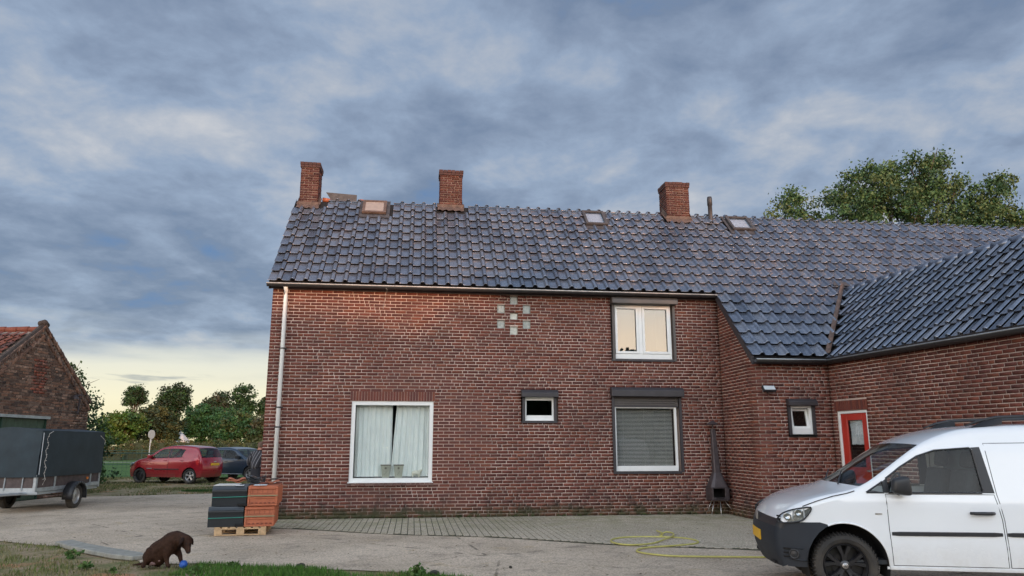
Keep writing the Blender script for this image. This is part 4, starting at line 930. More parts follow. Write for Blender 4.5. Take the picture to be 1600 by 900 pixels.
fore = [p for p in NE if p[0] < 3] + [(3, 3), (-40, 3)]
keepf = lambda x, y: in_poly(x, y, fore)
grass('grass', 11000, (-9.5, 2.2, 8.2, 13.2), .034, 1, keepf, GC, 1.1, .20)
grass('grass', 14000, (-9.5, 2.2, 8.2, 13.2), .022, 2, keepf, GD, 1.7, .05)
edge_pts = [p for p in NE if -9.5 < p[0] < 2]
def keep_edge(x, y):
    e = np.array(edge_pts); yy = np.interp(x, e[:, 0], e[:, 1]); return (y < yy + .05) & (y > yy - .9) & (x > -4.2)
grass('grass', 15000, (-4.2, 1.6, 7.8, 10.6), .042, 3, keep_edge, [(.06, .15, .022), (.085, .175, .03), (.05, .11, .022)], .8, -.12)
grass('verge_grass', 26000, (-20, -6, 23, 36.5), .05, 4, lambda x, y: (y > np.interp(x, [-25, -16, -12.6, -9.6, -7.5, -5], [21.6, 22.6, 23.5, 24.9, 25.7, 26.1])), GD + [(.075, .11, .03)] * 2, .5, -.05, .014)
grass('weed', 1500, (-11.6, -9.4, 25.6, 26.6), .09, 5, lambda x, y: ((x + 10.4) / .9) ** 2 + ((y - 26.1) / .35) ** 2 < 1, [(.04, .09, .02)], .1, -5, .014)
def in_yard(x, y): return in_poly(x, y, NE + [(30, 10)] + far_edge) & (np.abs(x) < 11)
rg_ = np.random.RandomState(77); lx = rg_.uniform(-10, 5, 1100); ly = rg_.uniform(9.3, 22, 1100); ok_ = in_yard(lx, ly) & (((lx + 5.3) * -.131 + (ly - 16.1) * .991) < -.05); lx, ly = lx[ok_], ly[ok_]; n_ = len(lx)
la = rg_.uniform(0, 6.28, n_); ls = rg_.uniform(.012, .032, n_); V_ = []
for k in range(4): aa = la + k * 1.5708; V_.append(np.stack([lx + np.cos(aa) * ls * (1 if k % 2 == 0 else .5), ly + np.sin(aa) * ls * (1 if k % 2 == 0 else .5), .004 + rg_.uniform(0, .010, n_)], 1))
o = bpy.data.objects.new('fallen_leaves', np_mesh('fallen_leaves', np.stack(V_, 1).reshape(-1, 3), np.arange(4 * n_).reshape(n_, 4), np.repeat(np.array([(.16, .11, .05), (.09, .07, .04), (.22, .16, .07), (.07, .08, .03)])[rg_.randint(0, 4, n_)], 4, 0), mat=MAT['grassm'])); link(o); o['kind'] = 'stuff'
# weeds and moss cushions along the foot of the wall
wb_ = []
for i in range(60):
    xw = random.uniform(.3, 10.2); r_w = random.uniform(.02, .05) * (1.6 if random.random() < .12 else 1); pw = HM @ Vector((xw, -random.uniform(.0, .05), .01)); wb_.append((pw.x, pw.y, .01, r_w, r_w, r_w * .8))
o = bpy.data.objects.new('wall_foot_weeds', leaf_mesh('wall_foot_weeds', wb_, 3200, .022, [(.07, .09, .03), (.10, .11, .04), (.05, .065, .025)], .02, 90, per=20, mat=MAT['grassm'])); link(o); o['kind'] = 'stuff'
# broad leaved weeds in the foreground
for i, (x, y, s, lb) in enumerate(((-6.2, 10.9, .10, 'small leafy weed in the grass left of the dog'), (-3.9, 9.62, .07, 'tiny leafy weed in front of the blue ball'), (-1.15, 9.42, .11, 'dark leafy weed at the edge of the yard in front of the crack'), (-5.4, 9.9, .08, 'leafy weed at the lower left below the kerb piece'), (-4.9, 9.62, .06, 'low weed just left of the dog paws'), (-3.6, 10.05, .07, 'ragged weed at the grass edge right of the ball'))):
    o = bpy.data.objects.new('weed_plant', leaf_mesh('weed_plant', [(0, 0, s * .5, s, s, s * .5)], 90, s * .55, [(.06, .12, .03), (.09, .15, .04)], s * .5, 80 + i, mat=MAT['grassm'])); link(o); o.location = (x, y, 0); tag(o, lb, 'plant'); o['kind'] = 'stuff'
for i, (x, y, r, lb) in enumerate(((-2.75, 10.12, .055, 'dark clod of earth at the grass edge right of the dog'), (-.95, 9.55, .06, 'brown clod with dry stalks at the grass edge'), (-.02, 10.0, .025, 'small dark stone lying alone on the yard'))):
    bm = bmesh.new(); bmesh.ops.create_icosphere(bm, subdivisions=2, radius=r)
    for v in bm.verts: v.co *= 1 + .35 * mnoise.noise(v.co * 40 + Vector((i, 0, 0))); v.co.z *= .6
    me = bpy.data.meshes.new('clod'); bm.to_mesh(me); bm.free(); me.materials.append(cm); o = bpy.data.objects.new('clod', me); link(o); o.location = (x, y, .01); tag(o, lb, 'clod')
# broken kerb piece
kb = MB(); kp = [(-7.06, 12.42), (-6.55, 11.95), (-5.9, 11.45), (-5.25, 11.0), (-5.08, 10.78), (-5.20, 10.62), (-5.6, 10.82), (-6.1, 11.2), (-6.7, 11.7), (-7.2, 12.18)]
kb.prism([(a, b) for a, b in kp], -.01, .055, 'z'); tag(kb.build('kerb_piece', MAT['concrete'], bevel=.012), 'long broken concrete kerb slab lying between yard and grass left of the dog', 'kerb')

# ------------------------------------------------------------------ vehicles
def tri_region(outer, holes, extra, step):
    """constrained triangulation in 2D; extra = open polylines that must appear as edges"""
    def dens(p, closed=True):
        out = []; n = len(p)
        for i in range(n if closed else n - 1):
            a = Vector(p[i]); b = Vector(p[(i + 1) % n]); k = max(1, int(round((b - a).length / step)))
            out += [tuple(a.lerp(b, j / k)) for j in range(k)]
        if not closed: out.append(tuple(p[-1]))
        return out
    V = []; Eg = []
    def addloop(p, closed):
        b = len(V); V.extend(Vector(q) for q in p); n = len(p); Eg.extend((b + i, b + (i + 1) % n) for i in range(n if closed else n - 1))
    o_ = dens(outer); addloop(o_, True); hs = [dens(h) for h in holes]
    for h in hs: addloop(h, True)
    for e in extra: addloop(dens(e, True), True)
    xs = [p[0] for p in o_]; ys = [p[1] for p in o_]
    gx = np.arange(min(xs), max(xs), step); gy = np.arange(min(ys), max(ys), step); GX, GY = np.meshgrid(gx, gy); GX = GX.ravel(); GY = GY.ravel()
    ok = in_poly(GX, GY, o_); allb = np.array([tuple(v) for v in V])
    for x, y in zip(GX[ok], GY[ok]):
        if np.min(np.hypot(allb[:, 0] - x, allb[:, 1] - y)) > step * .45: V.append(Vector((x, y)))
    r = delaunay_2d_cdt(V, Eg, [], 0, 1e-5); P2 = [tuple(v) for v in r[0]]; T = []
    c = np.array([[sum(P2[i][0] for i in t) / 3, sum(P2[i][1] for i in t) / 3] for t in r[2]])
    ok = in_poly(c[:, 0], c[:, 1], o_)
    for h in hs: ok &= ~in_poly(c[:, 0], c[:, 1], h)
    return P2, [t for t, k in zip(r[2], ok) if k], c[ok]
def smooth_poly(p, it=2, closed=True):
    for _ in range(it):
        q = []; n = len(p)
        rng = range(n) if closed else range(n - 1)
        if not closed: q.append(p[0])
        for i in rng:
            a, b = p[i], p[(i + 1) % n]; q += [(a[0] * .75 + b[0] * .25, a[1] * .75 + b[1] * .25), (a[0] * .25 + b[0] * .75, a[1] * .25 + b[1] * .75)]
        if not closed: q.append(p[-1])
        p = q
    return p
def wheel(parent, x, y, R_, wd, style, side, rimR=None):
    """part wheel (tyre) > rim"""
    rimR = rimR or R_ * .66; M = Matrix.Translation((x, y, R_)) @ Matrix.Rotation(R(90) * side, 4, 'X')     # local +z points outwards
    h = wd / 2; mb = MB(); pr = [(rimR, -h * .7), (R_ * .82, -h * .95), (R_ * .95, -h * .85), (R_, -h * .5), (R_ * 1.0, 0), (R_, h * .5), (R_ * .955, h * .86), (R_ * .84, h * 1.0), (rimR * 1.06, h * .85), (rimR, h * .6), (rimR * .97, h * .2)]
    mb.lathe(pr, 40, M)
    for k in range(52):
        a = 2 * math.pi * k / 52
        for zo in (-.55, 0, .55): mb.box(-.010, .010, -R_ * .012, R_ * .012, -.0, h * .36, M=M @ Matrix.Rotation(a + zo * .05, 4, 'Z') @ Matrix.Translation((0, 0, zo * h - h * .18)) @ Matrix.Translation((R_ * 1.0, 0, 0)) @ Matrix.Rotation(0, 4, 'Z'))
        mb.box(-.012, .003, -R_ * .020, R_ * .020, h * .55, h * .92, M=M @ Matrix.Rotation(a, 4, 'Z') @ Matrix.Translation((R_ * .985, 0, 0)))
    ty = mb.build('wheel', MAT['black'], parent, smooth=False)
    rm_ = MB(); rm_.lathe([(rimR, -h * .2), (rimR * 1.0, h * .62), (rimR * .95, h * .70), (rimR * .90, h * .55), (rimR * .88, -h * .1)], 40, M)
    hub = h * .55
    def spoke(a, w0, w1, z0_, z1_, r0, r1):
        t = M @ Matrix.Rotation(a, 4, 'Z'); rm_.add([t @ Vector(p) for p in ((r0, -w0, z0_), (r0, w0, z0_), (r1, w1, z1_), (r1, -w1, z1_), (r0, -w0 * 1.2, z0_ - .03), (r0, w0 * 1.2, z0_ - .03), (r1, w1 * 1.2, z1_ - .03), (r1, -w1 * 1.2, z1_ - .03))], [(0, 1, 2, 3), (0, 4, 5, 1), (3, 2, 6, 7), (0, 3, 7, 4), (1, 5, 6, 2)])
    rm_.lathe([(0, hub * .75), (rimR * .10, hub * .78), (rimR * .22, hub * .62), (rimR * .26, hub * .3)], 20, M)
    if style == 'twin':
        for k in range(5):
            a = 2 * math.pi * k / 5 + R(90) * side
            for dlt in (-.27, .27):
                t0 = a + dlt * .35; t1 = a + dlt
                p = [(rimR * .18, t0), (rimR * .5, a + dlt * .55), (rimR * .92, t1)]
                q = [Vector((r_ * math.cos(t), r_ * math.sin(t), z_)) for (r_, t), z_ in zip(p, (hub * .55, hub * .75, hub * 1.05))]
                for i in range(2):
                    d = (q[i + 1] - q[i]).normalized(); nn = Vector((-d.y, d.x, 0)); w0, w1 = ((.016, .013), (.013, .020))[i]
                    rm_.add([M @ v for v in (q[i] - nn * w0, q[i] + nn * w0, q[i + 1] + nn * w1, q[i + 1] - nn * w1, q[i] - nn * w0 * 1.5 - Vector((0, 0, .03)), q[i] + nn * w0 * 1.5 - Vector((0, 0, .03)), q[i + 1] + nn * w1 * 1.5 - Vector((0, 0, .03)), q[i + 1] - nn * w1 * 1.5 - Vector((0, 0, .03)))], [(0, 1, 2, 3), (0, 4, 5, 1), (3, 2, 6, 7), (0, 3, 7, 4), (1, 5, 6, 2)])
        mt = 'rimblack'
    elif style == 'star':
        for k in range(5): spoke(2 * math.pi * k / 5 + .3, rimR * .13, rimR * .17, hub * .6, hub * .9, rimR * .12, rimR * .93)
        mt = 'alloy'
    elif style == 'steelblack':
        rm_.lathe([(rimR * .2, hub * .5), (rimR * .55, hub * .75), (rimR * .88, hub * .35)], 30, M); mt = 'rimblack'
    else:
        rm_.lathe([(rimR * .2, hub * .9), (rimR * .34, hub * .95), (rimR * .5, hub * .5), (rimR * .7, hub * .65), (rimR * .9, hub * .3)], 30, M); mt = 'alloy'
    ro = rm_.build('rim', MAT[mt], ty, smooth=(style not in ('twin', 'star')))
    bk = MB(); bk.lathe([(0, -h * .3), (rimR * .95, -h * .3)], 24, M); bk.lathe([(0, -h * .1), (rimR * .55, -h * .1)], 24, M); bk.build('brake_disc', MAT['rimblack'] if style == 'twin' else MAT['soot'], ty)
    return ty, M, hub
def split_loose(o):
    """pieces of a part that do not touch become objects of their own"""
    me = o.data; par = list(range(len(me.vertices)))
    def find(a):
        while par[a] != a: par[a] = par[par[a]]; a = par[a]
        return a
    for e in me.edges:
        a, b = find(e.vertices[0]), find(e.vertices[1]); par[a] = b
    gr = {}
    for p in me.polygons: gr.setdefault(find(p.vertices[0]), []).append(tuple(p.vertices))
    gs_ = sorted(gr.values(), key=len, reverse=True)
    if len(gs_) < 2: return
    co = [tuple(v.co) for v in me.vertices]
    for k, fs in enumerate(gs_):
        us = sorted({i for f in fs for i in f}); mp = {i: j for j, i in enumerate(us)}; mb = MB(); mb.add([co[i] for i in us], [tuple(mp[i] for i in f) for f in fs])
        nm_ = mb.mesh(o.name.split('.')[0], me.materials[0], True)
        if k == 0: o.data = nm_
        else: link(bpy.data.objects.new(o.name.split('.')[0], nm_), o.parent)
def car(root, prof, S, arches, zb, windows, regions, paint, seg_mat, glass_seg, step=.07, bow=(0, 0), nose=0, L=4.0, crown=.02, fwd=None):
    """prof: [(x, z, fillet radius, tag)], front bottom to rear bottom over the top. tag names the part of the skin that starts there"""
    n = len(prof); P_ = []; RR = []; TG = []
    # densify and soften
    for i in range(n - 1):
        a, b = prof[i], prof[i + 1]; k = max(1, int(math.hypot(a[0] - b[0], a[1] - b[1]) / .07))
        for j in range(k): t = j / k; P_.append((a[0] + (b[0] - a[0]) * t, a[1] + (b[1] - a[1]) * t)); RR.append(a[2] + (b[2] - a[2]) * t); TG.append(a[3])
    P_.append(prof[-1][:2]); RR.append(prof[-1][2]); TG.append(prof[-1][3])
    for _ in range(3): P_ = [P_[0]] + [((P_[i - 1][0] + 2 * P_[i][0] + P_[i + 1][0]) / 4, (P_[i - 1][1] + 2 * P_[i][1] + P_[i + 1][1]) / 4) for i in range(1, len(P_) - 1)] + [P_[-1]]
    m_ = len(P_); NN = []
    for i in range(m_):
        a = P_[max(0, i - 1)]; b = P_[min(m_ - 1, i + 1)]; d = Vector((b[0] - a[0], b[1] - a[1])).normalized(); NN.append(Vector((-d.y, d.x)))      # outward (up / forward)
    PIN = [(P_[i][0] - NN[i].x * RR[i], P_[i][1] - NN[i].y * RR[i]) for i in range(m_)]
    def dfm(p):
        x, y, z = p; f = (y / .85) ** 2
        if x < nose: x += bow[0] * f * ((nose - x) / nose) ** 1.0
        if x > L - .5: x -= bow[1] * f * ((x - L + .5) / .5)
        return (x, y, z)
    parts = {}
    def put(nm): return parts.setdefault(nm, MB())
    # bottom edge with wheel arches
    bot = []; xe = PIN[-1][0]; xs_ = PIN[0][0]
    ar = sorted(arches, key=lambda a: -a[0])
    for (xc, zc_, r_) in ar:
        dxx = math.sqrt(max(0, r_ * r_ - (zb - zc_) ** 2)); a0 = math.atan2(zb - zc_, dxx); a1 = math.pi - a0
        for k in range(15): t = a0 + (a1 - a0) * k / 14; bot.append((xc + r_ * math.cos(t), zc_ + r_ * math.sin(t)))
    outline = PIN + [(xe, zb)] * (0 if abs(PIN[-1][1] - zb) < .01 else 1) + bot + ([(xs_, zb)] if abs(PIN[0][1] - zb) > .01 else [])
    P2, T, C = tri_region(outline, windows, [r_[1] for r_ in regions], step)
    own = ['body'] * len(T)
    for nm, poly in regions:
        ins = in_poly(C[:, 0], C[:, 1], poly)
        for i, k in enumerate(ins):
            if k: own[i] = nm
    for nm in set(own):
        tt = [t for t, o_ in zip(T, own) if o_ == nm]; used = sorted({i for t in tt for i in t}); mp = {i: k for k, i in enumerate(used)}
        for sgn in (-1, 1):
            vs = [dfm((P2[i][0], sgn * S(*P2[i]), P2[i][1])) for i in used]; put(nm).add(vs, [tuple(mp[i] for i in (t if sgn < 0 else t[::-1])) for t in tt])
    K = 5
    for i in range(m_ - 1):
        nm = seg_mat.get(TG[i], 'body'); gl = TG[i] in glass_seg
        for sgn in (-1, 1):
            rows = []
            for q in (i, i + 1):
                row = []
                for k in range(K + 1):
                    th = math.pi / 2 * k / K; row.append(dfm((PIN[q][0] + NN[q].x * RR[q] * math.sin(th), sgn * (S(*PIN[q]) - RR[q] * (1 - math.cos(th))), PIN[q][1] + NN[q].y * RR[q] * math.sin(th))))
                rows.append(row)
            fs = [(k, k + 1, K + 2 + k, K + 1 + k) for k in range(K)]; fs = [f if sgn < 0 else f[::-1] for f in fs]; put('body' if gl else nm).add(rows[0] + rows[1], fs)
        rows = []; J = 8
        for q in (i, i + 1):
            yw = S(*PIN[q]) - RR[q]; cr = crown; fw = fwd(P_[q][0]) if fwd else 0
            rows.append([dfm((P_[q][0] + (NN[q].x * cr - fw) * (1 - (1 - 2 * k / J) ** 2), -yw + 2 * yw * k / J, P_[q][1] + NN[q].y * cr * (1 - (1 - 2 * k / J) ** 2))) for k in range(J + 1)])
        tgt = TG[i] if gl else nm
        put(tgt).add(rows[0] + rows[1], [(k, k + 1, J + 2 + k, J + 1 + k) for k in range(J)])
    objs = {}
    def surf(x, z, sgn, off=.0): y = S(x, z); return Vector(dfm((x, sgn * (y + off), z)))
    names = {'body': 'body'}
    for nm, mb in parts.items():
        mat = paint if nm not in seg_mat.values() or nm == 'body' else None
        mt = {'bumper': MAT['vangrey'], 'grille': MAT['blackplastic'], 'windshield': MAT['carglass'], 'rear_window': MAT['carglass'], 'door': paint, 'headlight': MAT['headlamp'], 'taillight': MAT['tail'], 'pillar': MAT['blackplastic']}.get(nm.split('.')[0], paint)
        o = mb.build(nm.split('.')[0], mt, root, smooth=True); bm = bmesh.new(); bm.from_mesh(o.data); bmesh.ops.remove_doubles(bm, verts=bm.verts, dist=.0015); bmesh.ops.recalc_face_normals(bm, faces=bm.faces); bm.to_mesh(o.data); bm.free(); objs[nm] = o
        if nm != 'body': split_loose(o)
    body = objs['body']
    # side glass
    for w_ in windows:
        p2, t2, c2 = tri_region(w_, [], [], step)
        for sgn in (-1, 1):
            g = MB(); g.add([surf(x, z, sgn, -.006) for x, z in p2], [t if sgn < 0 else t[::-1] for t in t2]); g.build('side_window', MAT['carglass'], root, smooth=True)
            b = MB(); lp = [surf(x, z, sgn, .002) for x, z in w_] ; b.tube(lp + [lp[0]], .010, 6, cap=False); b.build('window_seal', MAT['blackplastic'], body)
    # shut lines
    for nm, poly in regions:
        if not nm.startswith('door'): continue
        for sgn in (-1, 1):
            d = []; k_ = len(poly)
            for i in range(k_):
                a, b2 = Vector(poly[i]), Vector(poly[(i + 1) % k_]); q = max(1, int((b2 - a).length / .08)); d += [surf(*(a.lerp(b2, j / q)), sgn, -.0015) for j in range(q)]
            s = MB(); s.tube(d + [d[0]], .0042, 5, cap=False); s.build('shut_line', MAT['soot'], objs.get(nm, body))
    # wheel wells and floor
    wl = MB()
    for (xc, zc_, r_) in arches:
        for sgn in (-1, 1):
            yo = S(xc, zc_ + r_ * .9) - .012; V = []
            for k in range(17):
                t = math.pi * (k / 16) * 1.2 - .3
                V += [(xc + (r_ + .004) * math.cos(t), sgn * yo, zc_ + (r_ + .004) * math.sin(t)), (xc + (r_ + .004) * math.cos(t), sgn * (yo - .34), zc_ + (r_ + .004) * math.sin(t))]
            wl.add([dfm(v) if abs(v[1]) > 0 else v for v in V], [(2 * k, 2 * k + 2, 2 * k + 3, 2 * k + 1) for k in range(16)]); wl.box(xc - r_, xc + r_, sgn * (yo - .36) - .01, sgn * (yo - .36) + .01, zb, zc_ + r_)
    wl.box(.25, L - .25, -.62, .62, zb + .0, zb + .03); wl.build('wheel_well', MAT['soot'], body)
    return objs, surf, P_, PIN
def seats(root, xs, mat, zb=.35, wid=.48, h=.62, ys=(-.36, .36)):
    for x in xs:
        for y in ys:
            s = MB(); s.box(x - .24, x + .24, y - wid / 2, y + wid / 2, zb, zb + .22); s.build('seat', MAT[mat], root, bevel=.05, seg=2)
            Mb = Matrix.Translation((x + .26, y, zb + .18)) @ Matrix.Rotation(R(14), 4, 'Y'); b = MB(); b.box(-.06, .06, -wid / 2, wid / 2, 0, h, M=Mb); b.box(-.04, .05, -.13, .13, h + .02, h + .20, M=Mb); b.build('backrest', MAT[mat], root, bevel=.04, seg=2)

def dirty(m, zmax, col, amt):
    t = NT(m.node_tree); bs = m.node_tree.nodes['Principled BSDF']; pos = t.n('ShaderNodeNewGeometry').outputs['Position']; z = t.n('ShaderNodeSeparateXYZ'); t.put(z.inputs[0], pos)
    src = bs.inputs['Base Color'].links[0].from_socket if bs.inputs['Base Color'].links else tuple(bs.inputs['Base Color'].default_value)
    f = t.math('MULTIPLY', t.maprange(z.outputs[2], .15, zmax, 1, 0), t.maprange(t.noise(pos, 5, 6, .7), .3, .75, .1, amt)); f = t.math('ADD', f, t.maprange(t.noise(pos, 26, 5, .75), .66, .78, 0, .06))
    t.put(bs.inputs['Base Color'], t.mix(f, src, col)); t.put(bs.inputs['Roughness'], t.math('ADD', bs.inputs['Roughness'].default_value, t.math('MULTIPLY', f, .6)))
dirty(MAT['vanwhite'], .75, (.42, .38, .31), .5); dirty(MAT['vangrey'], .6, (.06, .055, .05), .5); dirty(MAT['black'], .9, (.14, .12, .095), .7); dirty(MAT['redpaint'], .6, (.16, .10, .07), .7)
# --- white van --------------------------------------------------------
VY = R(9.5); vd_ = Vector((math.cos(VY), -math.sin(VY), 0)); vn_ = Vector((math.sin(VY), math.cos(VY), 0)); P0 = Vector((3.41, 8.0, 0))
vorg = P0 + vn_ * .87 - vd_ * .885
van = empty('delivery_van', 'white delivery van with dark bumper, black wheels and roof rails parked at the right edge', 'van', vorg, -VY)
def SV(x, z):
    y = .885
    if z > .95: y -= (z - .95) * .21 + max(0, z - 1.5) * .20
    if z < .5: y -= (.5 - z) * .12
    if x < .75: y -= .30 * ((.75 - x) / .75) ** 2.3
    if x > 3.9: y -= .05 * ((x - 3.9) / .5) ** 2
    return y
vp_ = [(.26, .29, .05, 'bumper'), (.21, .36, .08, 'bumper'), (.18, .50, .09, 'bumper'), (.18, .62, .09, 'bumper'), (.185, .70, .08, 'grille'), (.225, .785, .075, 'hood'), (.285, .845, .075, 'hood'), (.44, .940, .08, 'hood'), (.72, 1.02, .07, 'hood'), (1.02, 1.075, .06, 'hood'), (1.15, 1.115, .040, 'windshield'),
       (1.76, 1.545, .050, 'roof'), (1.86, 1.600, .08, 'roof'), (2.2, 1.710, .11, 'roof'), (2.6, 1.745, .12, 'roof'), (3.2, 1.760, .12, 'roof'), (3.9, 1.755, .12, 'roof'), (4.22, 1.715, .11, 'roof'), (4.33, 1.60, .09, 'roof'), (4.395, 1.1, .07, 'roof'), (4.41, .62, .08, 'bumper'), (4.42, .42, .08, 'bumper'), (4.34, .30, .05, 'bumper')]
O8 = .89
wpoly = [(x + O8, z) for x, z in ((.27, 1.055), (.53, 1.255), (.66, 1.355), (.86, 1.475), (1.06, 1.515), (1.40, 1.535), (1.44, 1.065))]
wmain = [(x + O8, z) for x, z in ((.50, 1.060), (.50, 1.205), (.66, 1.322), (.84, 1.430), (1.02, 1.490), (1.36, 1.515), (1.385, 1.49), (1.41, 1.10), (1.395, 1.065))]
wtri = [(x + O8, z) for x, z in ((.285, 1.06), (.455, 1.170), (.455, 1.06))]
bpill = [(x + O8, z) for x, z in ((1.40, 1.062), (1.415, 1.10), (1.39, 1.50), (1.37, 1.518), (1.465, 1.525), (1.515, 1.062))]
apill = [(x + O8, z) for x, z in ((.458, 1.058), (.458, 1.172), (.497, 1.200), (.497, 1.058))]
doorp = [(x + O8, z) for x, z in ((.485, .345), (.47, .70), (.47, 1.045), (1.505, 1.048), (1.545, .80), (1.56, .345))]
sdoor = [(x + O8, z) for x, z in ((1.58, .345), (1.565, .80), (1.53, 1.05), (1.51, 1.56), (2.30, 1.57), (2.30, .345))]
headp = [(x + O8, z) for x, z in ((-.665, .742), (-.655, .80), (-.59, .850), (-.48, .885), (-.31, .912), (-.305, .885), (-.37, .80), (-.43, .76), (-.52, .745), (-.62, .735))]
bumpp = [(x + O8, z) for x, z in ((-.95, .25), (-.95, .715), (-.70, .730), (-.44, .750), (-.22, .755), (-.10, .725), (-.30, .55), (-.36, .25))]
vob, vs_, VP, VPI = car(van, vp_, SV, [(.92, .335, .415), (3.57, .335, .40)], .30, [wmain, wtri], [('bumper', bumpp), ('headlight', headp), ('door', doorp), ('door.001', sdoor), ('pillar', bpill), ('pillar.001', apill)], MAT['vanwhite'], {'bumper': 'bumper', 'grille': 'grille', 'hood': 'hood'}, ('windshield',), .055, bow=(.10, .05), nose=.8, L=4.42, crown=.020, fwd=lambda x: .15 * max(0, min(1, (x - .75) / .4)) if x < 1.15 else max(.02, .15 - .13 * (x - 1.15) / .61) * max(0, min(1, (2.6 - x) / .84)))
for sgn in (-1, 1):
    ty, M, hub = wheel(van, .92, sgn * .755, .320, .215, 'twin', 1 if sgn < 0 else -1, .222); 
    c = MB(); c.lathe([(0, hub * .98), (.028, hub * .96), (.031, hub * .8)], 24, M); cap_ = c.build('hub_cap', MAT['steel'], ty, smooth=True)
    # round emblem: ring and two stacked letters
    e = MB()
    z_ = hub * .99 + .001
    def stroke(pts, w=.0022):
        for a, b in zip(pts, pts[1:]):
            a = Vector((*a, z_)); b = Vector((*b, z_)); d = (b - a).normalized(); nn = Vector((-d.y, d.x, 0)) * w; e.add([M @ v for v in (a - nn, b - nn, b + nn, a + nn)], [(0, 1, 2, 3)])
    up = sgn   # on the near side local +y of the wheel frame points down/up
    MR = Matrix.Rotation(0, 4, 'Z')
    stroke([(-.010, .018), (0, .002), (.010, .018)]); stroke([(-.018, .010), (-.008, -.016), (0, -.002), (.008, -.016), (.018, .010)])
    e.build('emblem', MAT['ink'], ty)
    wheel(van, 3.57, sgn * .755, .320, .215, 'twin', 1 if sgn < 0 else -1, .235)
